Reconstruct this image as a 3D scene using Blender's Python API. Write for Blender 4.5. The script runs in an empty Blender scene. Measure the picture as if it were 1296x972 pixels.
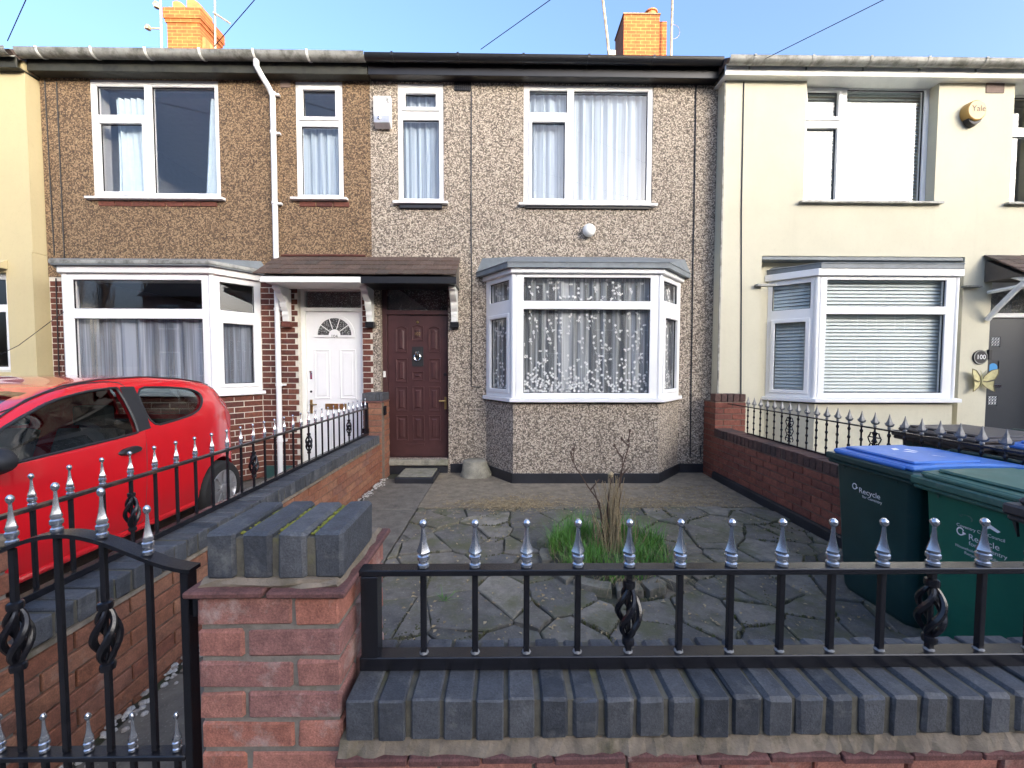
import bpy, bmesh, math, random
from mathutils import Vector, Matrix
random.seed(7)
R = math.radians
S = bpy.context.scene
COL = S.collection
PI = math.pi

# ------------------------------------------------------------------ camera, sky, sun, exposure
cam_d = bpy.data.cameras.new("camera")
cam = bpy.data.objects.new("camera", cam_d)
COL.objects.link(cam)
S.camera = cam
F_PX = 514.0
cam_d.sensor_width = 36.0
cam_d.lens = 36.0 * F_PX / 1296.0
cam_d.clip_start = 0.05
cam_d.clip_end = 3000
pit, yaw, rol = R(2.45), R(0.74), R(0.14)
fw = Vector((math.sin(yaw)*math.cos(pit), math.cos(yaw)*math.cos(pit), -math.sin(pit)))
r0 = Vector((math.cos(yaw), -math.sin(yaw), 0))
u0 = r0.cross(fw)
rt = r0*math.cos(rol) + u0*math.sin(rol)
up = rt.cross(fw)
cam.matrix_world = Matrix(((rt.x, up.x, -fw.x, 0.0), (rt.y, up.y, -fw.y, -5.5), (rt.z, up.z, -fw.z, 1.45), (0, 0, 0, 1)))

SUN_EL, SUN_AZ = R(7.0), R(143.0)
W = bpy.data.worlds.new("World"); S.world = W; W.use_nodes = True
wn = W.node_tree.nodes; wl = W.node_tree.links
bg = wn["Background"]
sky = wn.new("ShaderNodeTexSky"); sky.sky_type = 'NISHITA'; sky.sun_disc = False
sky.sun_elevation = SUN_EL; sky.sun_rotation = SUN_AZ
sky.air_density = 0.5; sky.dust_density = 7.5; sky.ozone_density = 1.9
wl.new(sky.outputs[0], bg.inputs[0]); bg.inputs[1].default_value = 0.15

sd = bpy.data.lights.new("sun", 'SUN'); sd.energy = 2.0; sd.angle = R(0.5); sd.color = (1.0, 0.62, 0.32)
sun = bpy.data.objects.new("sun", sd); COL.objects.link(sun)
to_sun = Vector((math.sin(SUN_AZ)*math.cos(SUN_EL), math.cos(SUN_AZ)*math.cos(SUN_EL), math.sin(SUN_EL)))
sun.rotation_euler = to_sun.to_track_quat('Z', 'Y').to_euler()
sun.location = (20, -30, 12)
S.view_settings.view_transform = 'Standard'; S.view_settings.look = 'None'
S.view_settings.exposure = 3.2; S.view_settings.gamma = 1.0

# ------------------------------------------------------------------ materials
class NT:
    def __init__(s, name):
        m = bpy.data.materials.new(name); m.use_nodes = True
        s.m = m; s.n = m.node_tree.nodes; s.l = m.node_tree.links
        s.b = s.n["Principled BSDF"]; s.out = s.n["Material Output"]
    def new(s, t, **k):
        n = s.n.new(t)
        for a, v in k.items(): setattr(n, a, v)
        return n
    def link(s, a, b): s.l.new(a, b)
    def coord(s, per_object=False):
        tc = s.new("ShaderNodeTexCoord")
        if not per_object: return tc.outputs["Object"]
        oi = s.new("ShaderNodeObjectInfo"); mu = s.new("ShaderNodeMath", operation='MULTIPLY'); mu.inputs[1].default_value = 37.0
        s.link(oi.outputs["Random"], mu.inputs[0])
        va = s.new("ShaderNodeVectorMath", operation='ADD')
        s.link(tc.outputs["Object"], va.inputs[0]); s.link(mu.outputs[0], va.inputs[1])
        return va.outputs[0]
    def noise(s, co, scale, detail=4, rough=.6):
        n = s.new("ShaderNodeTexNoise"); n.inputs["Scale"].default_value = scale
        n.inputs["Detail"].default_value = detail; n.inputs["Roughness"].default_value = rough
        s.link(co, n.inputs["Vector"]); return n.outputs["Fac"]
    def voro(s, co, scale, feature='F1', out="Distance"):
        n = s.new("ShaderNodeTexVoronoi", feature=feature); n.inputs["Scale"].default_value = scale
        s.link(co, n.inputs["Vector"]); return n.outputs[out]
    def ramp(s, fac, *stops):
        n = s.new("ShaderNodeValToRGB"); e = n.color_ramp.elements
        while len(e) < len(stops): e.new(0.5)
        for i, (p, c) in enumerate(stops):
            e[i].position = p; e[i].color = (c if len(c) == 4 else (*c, 1)) if not isinstance(c, (int, float)) else (c, c, c, 1)
        s.link(fac, n.inputs[0]); return n.outputs[0]
    def mix(s, fac, a, b, mode='MIX'):
        n = s.new("ShaderNodeMix", data_type='RGBA', blend_type=mode)
        for v, i in ((fac, 0), (a, 6), (b, 7)):
            if isinstance(v, (int, float)): n.inputs[i].default_value = v
            elif isinstance(v, tuple): n.inputs[i].default_value = (*v[:3], 1)
            else: s.link(v, n.inputs[i])
        return n.outputs[2]
    def col(s, c):
        if isinstance(c, tuple): s.b.inputs["Base Color"].default_value = (*c[:3], 1)
        else: s.link(c, s.b.inputs["Base Color"])
    def rough(s, r):
        if isinstance(r, (int, float)): s.b.inputs["Roughness"].default_value = r
        else: s.link(r, s.b.inputs["Roughness"])
    def bump(s, h, strength=.4, dist=.01):
        n = s.new("ShaderNodeBump"); n.inputs["Strength"].default_value = strength; n.inputs["Distance"].default_value = dist
        s.link(h, n.inputs["Height"]); s.link(n.outputs[0], s.b.inputs["Normal"])

def plain(name, c, rough=.5, metal=0., var=.12, scale=12, bump=0., spec=None, grime=None):
    t = NT(name); co = t.coord(True)
    f = t.noise(co, scale, 5)
    lo = tuple(x*(1-var) for x in c); hi = tuple(min(1, x*(1+var)) for x in c)
    k = t.ramp(f, (.3, lo), (.7, hi))
    if grime:
        g = t.noise(co, grime[1], 6, .7)
        k = t.mix(t.ramp(g, (grime[2], 0.), (grime[2]+.18, 1.)), k, grime[0])
    t.col(k); t.rough(rough); t.b.inputs["Metallic"].default_value = metal
    if spec is not None: t.b.inputs["Specular IOR Level"].default_value = spec
    if bump: t.bump(t.noise(co, scale*5, 4), bump, .004)
    return t.m

def pebbledash(name, light, mid, dark, gap, tint):
    t = NT(name); co = t.coord()
    v1 = t.new("ShaderNodeTexVoronoi"); v1.inputs["Scale"].default_value = 64; t.link(co, v1.inputs["Vector"])
    v2 = t.new("ShaderNodeTexVoronoi"); v2.inputs["Scale"].default_value = 120; t.link(co, v2.inputs["Vector"])
    sep = t.new("ShaderNodeSeparateColor"); t.link(v1.outputs["Color"], sep.inputs[0])
    sep2 = t.new("ShaderNodeSeparateColor"); t.link(v2.outputs["Color"], sep2.inputs[0])
    c1 = t.ramp(sep.outputs[0], (.0, dark), (.22, dark), (.45, mid), (.78, light), (1., light))
    c2 = t.ramp(sep2.outputs[0], (.0, dark), (.4, mid), (.8, light))
    k = t.mix(.30, c1, c2)
    g = t.ramp(v1.outputs["Distance"], (.50, 0.), (.80, .9))
    k = t.mix(g, k, gap)
    big = t.noise(co, 1.3, 5, .65)
    k = t.mix(t.ramp(big, (.38, 0.), (.72, .55)), k, t.mix(1.0, k, tint, 'MULTIPLY'))
    mp = t.new("ShaderNodeMapping"); mp.inputs["Scale"].default_value = (2.6, 2.6, .22); t.link(co, mp.inputs[0])
    k = t.mix(t.ramp(t.noise(mp.outputs[0], 1.5, 6, .65), (.52, 0.), (.8, .6)), k, t.mix(1.0, k, tuple(x*.8 for x in tint), 'MULTIPLY'))
    t.col(k); t.rough(.9)
    inv = t.new("ShaderNodeMath", operation='SUBTRACT'); inv.inputs[0].default_value = 1
    t.link(v1.outputs["Distance"], inv.inputs[1]); t.bump(inv.outputs[0], .6, .008)
    return t.m

def render_coat(name, c, dirt):
    t = NT(name); co = t.coord()
    a = t.noise(co, 1.1, 6, .65)
    k = t.mix(t.ramp(a, (.35, 0.), (.8, 1.)), c, dirt)
    mp = t.new("ShaderNodeMapping"); mp.inputs["Scale"].default_value = (3.1, 3.1, .28); t.link(co, mp.inputs[0])
    st = t.noise(mp.outputs[0], 1.6, 5)
    k = t.mix(t.ramp(st, (.55, 0.), (.85, .45)), k, tuple(x*.92 for x in dirt))
    fine = t.noise(co, 35, 5, .7)
    k = t.mix(t.ramp(fine, (.55, 0.), (.75, .25)), k, tuple(x*.72 for x in dirt))
    sx = t.new('ShaderNodeSeparateXYZ'); t.link(co, sx.inputs[0])
    lowz = t.ramp(sx.outputs[2], (.0, 1.), (.9, 0.))
    spl = t.mix(1.0, lowz, t.ramp(t.noise(co, 7, 6, .7), (.4, 0.), (.7, .8)), 'MULTIPLY')
    k = t.mix(spl, k, tuple(x*.5 for x in dirt))
    t.col(k); t.rough(.85); t.bump(t.noise(co, 140, 3), .25, .003)
    return t.m

def brick_mat(name, cols, bump=.5, island=False, stain=None, gloss=.85):
    t = NT(name); co = t.coord(True)
    if island:
        g = t.new("ShaderNodeNewGeometry"); r = g.outputs["Random Per Island"]
    else:
        r = t.new("ShaderNodeObjectInfo").outputs["Random"]
    n = len(cols)
    k = t.ramp(r, *[(i/(n-1), c) for i, c in enumerate(cols)])
    f = t.noise(co, 26, 6, .7)
    k = t.mix(t.ramp(f, (.3, .75), (.72, 1.25)), k, k, 'MIX')
    sc = t.ramp(f, (.25, .45), (.75, 1.15))
    k = t.mix(1.0, k, sc, 'MULTIPLY')
    gr = t.noise(co, 210, 4, .75)
    k = t.mix(1.0, k, t.ramp(gr, (.3, .55), (.7, 1.25)), 'MULTIPLY')
    if stain:
        g2 = t.noise(co, stain[1], 6, .7)
        k = t.mix(t.ramp(g2, (stain[2], 0.), (stain[2]+.16, stain[3])), k, stain[0])
    t.col(k); t.rough(gloss); t.bump(t.noise(co, 130, 5, .7), bump, .004)
    return t.m

def stone_mat(name, cols, moss, mscale=3.0, mthr=.58, spots=True, bump=.6):
    t = NT(name); co = t.coord(True)
    r = t.new("ShaderNodeObjectInfo").outputs["Random"]
    n = len(cols)
    k = t.ramp(r, *[(i/(n-1), c) for i, c in enumerate(cols)])
    f = t.noise(co, 9, 8, .75)
    k = t.mix(1.0, k, t.ramp(f, (.25, .42), (.75, 1.4)), 'MULTIPLY')
    if spots:
        s = t.noise(co, 90, 3, .6)
        k = t.mix(t.ramp(s, (.62, 0.), (.70, .55)), k, tuple(min(1, x*2.2) for x in cols[-1]))
    m = t.noise(co, mscale, 7, .7)
    k = t.mix(t.ramp(m, (mthr, 0.), (mthr+.14, .75)), k, moss)
    t.col(k); t.rough(.9); t.bump(t.noise(co, 60, 6, .7), bump, .006)
    return t.m

def glass_mat(name, tint=(1, 1, 1), ior=1.85, rough=0.0, wobble=0.0, wscale=30):
    t = NT(name); t.n.remove(t.b)
    tr = t.new("ShaderNodeBsdfTransparent"); tr.inputs[0].default_value = (*tint, 1)
    gl = t.new("ShaderNodeBsdfGlossy"); gl.inputs["Roughness"].default_value = rough
    fr = t.new("ShaderNodeFresnel")      # a thin pane: the same reflectance from both sides
    ge = t.new("ShaderNodeNewGeometry"); ma = t.new("ShaderNodeMath", operation='MULTIPLY_ADD'); ma.inputs[1].default_value = 1/ior-ior; ma.inputs[2].default_value = ior
    t.link(ge.outputs["Backfacing"], ma.inputs[0]); t.link(ma.outputs[0], fr.inputs["IOR"])
    mx = t.new("ShaderNodeMixShader")
    bp = t.new("ShaderNodeBump"); bp.inputs["Strength"].default_value = wobble if wobble else .012; bp.inputs["Distance"].default_value = .02
    t.link(t.noise(t.coord(True), wscale if wobble else 1.6, 2), bp.inputs["Height"]); t.link(bp.outputs[0], gl.inputs["Normal"])
    if wobble: t.link(bp.outputs[0], fr.inputs["Normal"])
    t.link(fr.outputs[0], mx.inputs[0]); t.link(tr.outputs[0], mx.inputs[1]); t.link(gl.outputs[0], mx.inputs[2])
    t.link(mx.outputs[0], t.out.inputs[0]); return t.m

def net_mat(name, c, alpha, trans=.5):
    t = NT(name); t.n.remove(t.b)
    d = t.new("ShaderNodeBsdfDiffuse"); d.inputs[0].default_value = (*c, 1)
    tl = t.new("ShaderNodeBsdfTranslucent"); tl.inputs[0].default_value = (*c, 1)
    m1 = t.new("ShaderNodeMixShader"); m1.inputs[0].default_value = trans * .5
    t.link(d.outputs[0], m1.inputs[1]); t.link(tl.outputs[0], m1.inputs[2])
    tp = t.new("ShaderNodeBsdfTransparent"); m2 = t.new("ShaderNodeMixShader")
    co = t.coord(); mp = t.new("ShaderNodeMapping"); mp.inputs["Scale"].default_value = (16, 16, .3); t.link(co, mp.inputs[0])
    f = t.ramp(t.noise(mp.outputs[0], 1.0, 3), (.40, max(0, alpha-.22)), (.52, alpha), (.60, min(1, alpha+.34)))
    t.link(f, m2.inputs[0]); t.link(tp.outputs[0], m2.inputs[1]); t.link(m1.outputs[0], m2.inputs[2])
    t.link(m2.outputs[0], t.out.inputs[0]); return t.m

M = {}
M['peb_mid'] = pebbledash("pebbledash_beige", (.60, .515, .415), (.335, .275, .215), (.11, .088, .068), (.075, .061, .049), (.80, .80, .80))
M['peb_left'] = pebbledash("pebbledash_brown", (.36, .245, .14), (.19, .12, .064), (.07, .044, .027), (.05, .033, .022), (.82, .78, .74))
M['cream'] = render_coat("cream_render", (.60, .565, .43), (.52, .485, .365))
M['cream2'] = render_coat("yellow_cream_render", (.56, .475, .27), (.50, .42, .245))
M['upvc'] = plain("white_upvc", (.80, .80, .79), .28, var=.03, scale=4)
M['whitepaint'] = plain("white_gloss_paint", (.78, .78, .74), .4, var=.05, scale=9, grime=((.5, .47, .38), 7, .66))
M['greywhite'] = plain("weathered_white_plastic", (.30, .30, .275), .5, var=.2, scale=8, grime=((.12, .12, .10), 6, .45))
M['blackpaint'] = plain("black_gloss_paint", (.012, .012, .014), .28, var=.2, scale=20)
M['iron'] = plain("black_iron_paint", (.010, .010, .013), .25, var=.3, scale=40, bump=.12)
M['rust'] = plain("rusty_rail_paint", (.014, .013, .014), .35, var=.2, scale=30, grime=((.16, .08, .045), 9, .52))
M['silver'] = plain("silver_paint", (.50, .52, .56), .26, metal=.9, var=.12, scale=40, grime=((.10, .10, .11), 28, .66))
M['lead'] = plain("lead_sheet", (.17, .19, .20), .6, var=.2, scale=7, grime=((.30, .31, .31), 5, .6))
M['darkfascia'] = plain("dark_fascia_paint", (.010, .009, .010), .35, var=.15, scale=6)
M['mossyfascia'] = plain("grubby_fascia_paint", (.035, .035, .026), .6, var=.3, scale=5, grime=((.012, .012, .01), 6, .5))
M['tile'] = brick_mat("roof_tile", [(.085, .06, .045), (.12, .075, .055), (.15, .10, .075), (.07, .055, .045)], .6, stain=((.16, .15, .10), 9, .6, .6))
M['roof'] = plain("slate_roof", (.12, .085, .07), .8, var=.3, scale=3)
M['mortar_white'] = plain("white_mortar", (.62, .58, .50), .95, var=.12, scale=30, bump=.3)
M['mortar'] = plain("grey_mortar", (.20, .175, .145), .95, var=.25, scale=25, bump=.5, grime=((.12, .12, .07), 10, .58))
M['mossjoint'] = plain("mossy_coping_mortar", (.11, .10, .075), .95, var=.35, scale=22, bump=.6, grime=((.13, .13, .035), 8, .58))
M['mortar_dark'] = plain("dark_mortar", (.16, .12, .09), .95, var=.25, scale=25, bump=.4)
reds = [(.15, .045, .03), (.19, .06, .035), (.11, .035, .028), (.22, .075, .045), (.17, .05, .035)]
M['brick_house'] = brick_mat("dark_red_brick", reds, .5)
M['brick_house_s'] = brick_mat("dark_red_brick_far", reds, .5, island=True)
oranges = [(.30, .115, .06), (.36, .15, .085), (.27, .095, .055), (.40, .19, .11), (.33, .13, .07), (.29, .14, .10)]
M['brick_orange'] = brick_mat("orange_brick", oranges, .5, stain=((.42, .34, .28), 6, .62, .5))
M['brick_orange_s'] = brick_mat("orange_brick_far", oranges, .5, island=True)
piers = [(.47, .18, .12), (.54, .23, .165), (.44, .19, .14), (.35, .165, .14), (.52, .195, .125)]
M['brick_pier'] = brick_mat("weathered_red_brick", piers, .7, stain=((.50, .42, .37), 8, .55, .65))
M['brick_right'] = brick_mat("plain_red_brick", [(.24, .075, .05), (.30, .10, .065), (.27, .085, .055), (.21, .07, .05)], .45)
M['brick_right_s'] = brick_mat("plain_red_brick_far", [(.24, .075, .05), (.30, .10, .065), (.27, .085, .055)], .45, island=True)
M['coping_red'] = brick_mat("dark_coping_brick", [(.10, .055, .045), (.14, .07, .055), (.08, .05, .045)], .5)
M['blue'] = brick_mat("blue_engineering_brick", [(.070, .076, .088), (.099, .105, .117), (.051, .057, .068), (.122, .126, .135), (.082, .085, .092)], .7,
                      stain=((.20, .20, .185), 11, .57, .6), gloss=.6)
M['creasing'] = brick_mat("red_creasing_tile", [(.17, .07, .06), (.21, .09, .075), (.15, .07, .065)], .7, stain=((.45, .38, .32), 24, .62, .8))
M['fillet'] = plain("cement_fillet", (.185, .148, .108), .95, var=.4, scale=14, bump=1.0, grime=((.10, .085, .05), 9, .5))
M['chimney'] = None
M['glass'] = glass_mat("window_glass")
M['obscure'] = glass_mat("obscure_glass", (.55, .58, .58), 2.0, .05, 1.0, 75)
def obscure_mat():
    m = M['obscure']; nt = m.node_tree; n, l = nt.nodes, nt.links; out = n["Material Output"]; old = out.inputs[0].links[0].from_socket
    tc = n.new("ShaderNodeTexCoord"); v = n.new("ShaderNodeTexVoronoi"); v.inputs["Scale"].default_value = 48; l.new(tc.outputs["Object"], v.inputs["Vector"])
    r = n.new("ShaderNodeValToRGB"); r.color_ramp.elements[0].position = .25; r.color_ramp.elements[0].color = (.55, .55, .55, 1); r.color_ramp.elements[1].position = .45; r.color_ramp.elements[1].color = (.0, .0, .0, 1)
    l.new(v.outputs["Distance"], r.inputs[0])
    d = n.new("ShaderNodeBsdfDiffuse"); d.inputs[0].default_value = (.55, .57, .55, 1)
    mx = n.new("ShaderNodeMixShader"); l.new(r.outputs[0], mx.inputs[0]); l.new(old, mx.inputs[1]); l.new(d.outputs[0], mx.inputs[2]); l.new(mx.outputs[0], out.inputs[0])
obscure_mat()                                # patterned glass: bright speckles of light painted in as pale diffuse flecks
M['carglass'] = glass_mat("tinted_car_glass", (.42, .46, .46), 1.6)
M['room'] = plain("room_plaster", (.42, .43, .45), .9, var=.05)
M['roomdark'] = plain("room_floor", (.10, .085, .07), .8, var=.1)
M['net'] = net_mat("net_curtain_cloth", (.42, .46, .54), .60)
M['netthick'] = net_mat("thick_net_cloth", (.48, .57, .66), .93, .4)
M['lace'] = net_mat("lace_ground_cloth", (.70, .73, .74), .47)
M['motif'] = plain("lace_motif_thread", (.88, .88, .86), .9, var=.03)
M['drape'] = plain("white_drape_cloth", (.46, .56, .63), .9, var=.05)
M['blind'] = plain("white_blind_slat", (.62, .68, .65), .45, var=.03)
M['brownpaint'] = plain("brown_door_stain", (.062, .026, .026), .34, var=.18, scale=7, bump=.1)
M['greydoor'] = plain("anthracite_door_skin", (.020, .025, .034), .4, var=.06)
M['brass'] = plain("brass", (.42, .30, .12), .35, metal=.9, var=.15)
M['chrome'] = plain("chrome", (.75, .75, .75), .12, metal=1., var=.05)
M['black'] = plain("matt_black", (.010, .010, .012), .6, var=.2)
M['plinth'] = plain("black_bitumen_plinth", (.018, .019, .024), .45, var=.3, scale=6, bump=.3, grime=((.08, .08, .07), 5, .68))
M['tealplinth'] = plain("teal_plinth_paint", (.03, .085, .08), .5, var=.2, scale=6)
M['concrete'] = stone_mat("old_concrete", [(.17, .16, .14), (.20, .19, .165)], (.10, .10, .055), 2.2, .56)
M['path'] = stone_mat("path_concrete", [(.145, .128, .103), (.162, .143, .116)], (.075, .078, .06), 1.6, .60)
M['slab'] = stone_mat("paving_stone_grey", [(.148, .133, .112), (.215, .19, .154), (.092, .085, .075), (.27, .24, .192), (.172, .153, .125), (.12, .114, .105), (.20, .168, .127)], (.10, .10, .042), 3.6, .48, bump=1.0)
M['joint'] = stone_mat("mossy_joint_soil", [(.05, .05, .035), (.07, .065, .045)], (.045, .062, .02), 6, .5)
M['apron'] = stone_mat("straw_strewn_concrete", [(.205, .17, .122), (.23, .188, .132)], (.32, .24, .13), 2.4, .60)
M['doorstep'] = stone_mat("worn_step_stone", [(.26, .245, .19), (.28, .26, .21)], (.15, .15, .08), 4, .55)
M['kerbstone'] = stone_mat("bed_edge_stone", [(.17, .155, .125), (.21, .19, .15), (.15, .14, .12)], (.07, .085, .035), 6, .52)
M['asphalt'] = stone_mat("road_asphalt", [(.05, .05, .052), (.055, .055, .056)], (.07, .07, .07), .8, .6)
M['earth'] = stone_mat("ground_earth", [(.09, .085, .06), (.10, .09, .065)], (.06, .08, .03), 1.0, .5)
M['pebble'] = brick_mat("white_pebble", [(.5, .47, .42), (.62, .6, .56), (.36, .31, .26)], .3, island=True)
M['straw'] = brick_mat("dry_straw", [(.42, .31, .16), (.52, .41, .24), (.30, .21, .11)], .2, island=True)
M['grass'] = brick_mat("green_bulb_leaf", [(.09, .28, .02), (.15, .38, .045), (.07, .21, .02), (.23, .44, .09)], .1, island=True, gloss=.5)
M['twig'] = plain("brown_twig_bark", (.075, .045, .032), .85, var=.3, scale=30)
M['red'] = plain("red_car_paint", (.66, .012, .020), .22, var=.04, scale=3)
M['red'].node_tree.nodes["Principled BSDF"].inputs["Coat Weight"].default_value = 1.0
M['rubber'] = plain("tyre_rubber", (.018, .018, .018), .85, var=.2, scale=20)
M['alloy'] = plain("wheel_trim_grey", (.45, .45, .46), .4, metal=.6, var=.1)
M['carplastic'] = plain("black_car_plastic", (.022, .023, .026), .5, var=.1)
M['seatcloth'] = plain("grey_seat_cloth", (.07, .075, .08), .9, var=.1)
M['tailred'] = plain("red_lamp_plastic", (.45, .05, .06), .15, var=.05)
M['lampclear'] = plain("clear_lamp_plastic", (.6, .6, .6), .12, var=.05)
M['binblack'] = plain("dark_green_bin_plastic", (.011, .045, .042), .42, var=.15, scale=5, grime=((.03, .055, .05), 9, .62))
M['bingreen'] = plain("green_bin_plastic", (.010, .135, .085), .42, var=.12, scale=5, grime=((.03, .15, .11), 8, .62))
M['binrim'] = plain("faded_green_bin_plastic", (.045, .125, .095), .5, var=.2, scale=8, grime=((.10, .16, .13), 9, .55))
M['binblue'] = plain("blue_bin_plastic", (.04, .16, .50), .45, var=.12, scale=6, grime=((.20, .30, .52), 5, .58))
M['bindark'] = plain("brown_black_bin_plastic", (.055, .045, .042), .5, var=.2, scale=6, grime=((.12, .10, .09), 6, .56))
M['white'] = plain("white_print", (.85, .85, .85), .6, var=.02)
M['yellow'] = plain("yellow_alarm_plastic", (.44, .26, .065), .4, var=.08)
M['bluelabel'] = plain("blue_sticker", (.03, .25, .55), .4, var=.05)
M['gold'] = plain("pale_gilt_metal", (.55, .50, .26), .5, metal=.3, var=.2, scale=30)
M['airbrick'] = plain("terracotta_vent", (.17, .12, .10), .8, var=.2)
M['wire'] = plain("black_cable_sheath", (.015, .015, .018), .5, var=.1)
M['bark'] = plain("poplar_bark", (.10, .075, .05), .9, var=.3)
M['timber'] = plain("creosoted_timber", (.06, .045, .03), .8, var=.3)

def chimney_mat():
    t = NT("chimney_brickwork"); co = t.coord()
    mp = t.new("ShaderNodeMapping"); mp.inputs["Rotation"].default_value = (R(90), 0, 0); t.link(co, mp.inputs[0])
    b = t.new("ShaderNodeTexBrick"); t.link(mp.outputs[0], b.inputs["Vector"])
    b.inputs["Color1"].default_value = (.27, .09, .026, 1); b.inputs["Color2"].default_value = (.21, .062, .02, 1)
    b.inputs["Mortar"].default_value = (.36, .19, .07, 1); b.inputs["Scale"].default_value = 1.0
    b.inputs["Brick Width"].default_value = .225; b.inputs["Row Height"].default_value = .075; b.inputs["Mortar Size"].default_value = .006
    t.col(t.mix(1.0, b.outputs[0], t.ramp(t.noise(co, 9, 6), (.3, .7), (.7, 1.1)), 'MULTIPLY')); t.rough(.9); return t.m
M['chimney'] = chimney_mat()
M['pot'] = plain("terracotta_pot", (.36, .14, .06), .8, var=.2)

# ------------------------------------------------------------------ mesh helpers
class MB:
    def __init__(s): s.v = []; s.f = []; s.m = None
    def _a(s, pts):
        i = len(s.v)
        for p in pts:
            p = Vector(p)
            s.v.append(s.m @ p if s.m is not None else p)
        return i
    def poly(s, pts): i = s._a(pts); s.f.append(tuple(range(i, i+len(pts)))); return s
    def box(s, x0, x1, y0, y1, z0, z1):
        i = s._a([(x0,y0,z0),(x1,y0,z0),(x1,y1,z0),(x0,y1,z0),(x0,y0,z1),(x1,y0,z1),(x1,y1,z1),(x0,y1,z1)])
        for q in ((0,3,2,1),(4,5,6,7),(0,1,5,4),(1,2,6,5),(2,3,7,6),(3,0,4,7)): s.f.append(tuple(i+k for k in q))
        return s
    def prism(s, pts, d):                      # pts: 3-D polygon, d: extrusion vector
        n = len(pts); d = Vector(d)
        i = s._a([Vector(p) for p in pts] + [Vector(p)+d for p in pts])
        s.f.append(tuple(range(i, i+n))[::-1]); s.f.append(tuple(range(i+n, i+2*n)))
        for k in range(n): s.f.append((i+k, i+(k+1) % n, i+n+(k+1) % n, i+n+k))
        return s
    def tube(s, path, r, seg=8, cap=True):
        path = [Vector(p) for p in path]; n = len(path)
        rr = r if isinstance(r, (list, tuple)) else [r]*n
        rings = []; prev = None
        for k in range(n):
            t = (path[min(k+1, n-1)] - path[max(k-1, 0)]).normalized()
            if prev is None:
                a = Vector((0, 0, 1)) if abs(t.z) < .9 else Vector((1, 0, 0)); nx = t.cross(a).normalized()
            else:
                nx = (prev - t*prev.dot(t)).normalized()
            prev = nx; ny = t.cross(nx)
            rings.append(s._a([path[k] + (nx*math.cos(2*PI*j/seg) + ny*math.sin(2*PI*j/seg))*rr[k] for j in range(seg)]))
        for k in range(n-1):
            for j in range(seg):
                a, b = rings[k], rings[k+1]; s.f.append((a+j, a+(j+1) % seg, b+(j+1) % seg, b+j))
        if cap:
            s.f.append(tuple(rings[0]+j for j in range(seg))[::-1]); s.f.append(tuple(rings[-1]+j for j in range(seg)))
        return s
    def lathe(s, prof, c=(0, 0, 0), seg=16, phase=0., axis='Z'):
        c = Vector(c); rings = []
        for r, h in prof:
            pts = []
            for j in range(seg):
                a = 2*PI*j/seg + phase
                p = Vector((r*math.cos(a), r*math.sin(a), h))
                if axis == 'X': p = Vector((p.z, p.x, p.y))
                if axis == 'Y': p = Vector((p.x, -p.z, p.y))
                pts.append(c+p)
            rings.append(s._a(pts))
        for k in range(len(prof)-1):
            for j in range(seg):
                a, b = rings[k], rings[k+1]; s.f.append((a+j, a+(j+1) % seg, b+(j+1) % seg, b+j))
        s.f.append(tuple(rings[0]+j for j in range(seg))[::-1]); s.f.append(tuple(rings[-1]+j for j in range(seg)))
        return s
    def holes(s, x0, x1, z0, z1, y0, y1, hs):  # slab in XZ with rectangular holes, front y0, back y1
        xs = sorted({x0, x1, *[h[0] for h in hs], *[h[1] for h in hs]}); zs = sorted({z0, z1, *[h[2] for h in hs], *[h[3] for h in hs]})
        xs = [x for x in xs if x0 <= x <= x1]; zs = [z for z in zs if z0 <= z <= z1]
        inn = lambda x, z: any(h[0] < x < h[1] and h[2] < z < h[3] for h in hs)
        full = {}
        for i in range(len(xs)-1):
            for j in range(len(zs)-1):
                full[i, j] = not inn((xs[i]+xs[i+1])/2, (zs[j]+zs[j+1])/2)
        for (i, j), ok in full.items():
            if not ok: continue
            a, b, c, d = xs[i], xs[i+1], zs[j], zs[j+1]
            s.poly([(a,y0,c),(b,y0,c),(b,y0,d),(a,y0,d)]); s.poly([(a,y1,c),(a,y1,d),(b,y1,d),(b,y1,c)])
            if not full.get((i-1, j)): s.poly([(a,y0,c),(a,y0,d),(a,y1,d),(a,y1,c)])
            if not full.get((i+1, j)): s.poly([(b,y0,c),(b,y1,c),(b,y1,d),(b,y0,d)])
            if not full.get((i, j-1)): s.poly([(a,y0,c),(a,y1,c),(b,y1,c),(b,y0,c)])
            if not full.get((i, j+1)): s.poly([(a,y0,d),(b,y0,d),(b,y1,d),(a,y1,d)])
        return s
    def mesh(s, name, mat, smooth=False, bevel=0, weld=True, off=None, segs=1):
        bm = bmesh.new()
        vs = [bm.verts.new(p - off if off is not None else p) for p in s.v]
        for f in s.f:
            try: bm.faces.new([vs[i] for i in f])
            except ValueError: pass
        if weld: bmesh.ops.remove_doubles(bm, verts=bm.verts, dist=1e-5)
        bmesh.ops.recalc_face_normals(bm, faces=bm.faces)
        if bevel:
            es = [e for e in bm.edges if len(e.link_faces) == 2 and e.calc_face_angle(0) > .5]
            bmesh.ops.bevel(bm, geom=es, offset=bevel, segments=segs, affect='EDGES', profile=.7)
        if smooth:
            for f in bm.faces: f.smooth = True
            for e in bm.edges:
                if len(e.link_faces) == 2 and e.calc_face_angle(0) > R(38): e.smooth = False
        me = bpy.data.meshes.new(name); bm.to_mesh(me); bm.free()
        if mat is not None: me.materials.append(mat)
        return me

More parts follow.
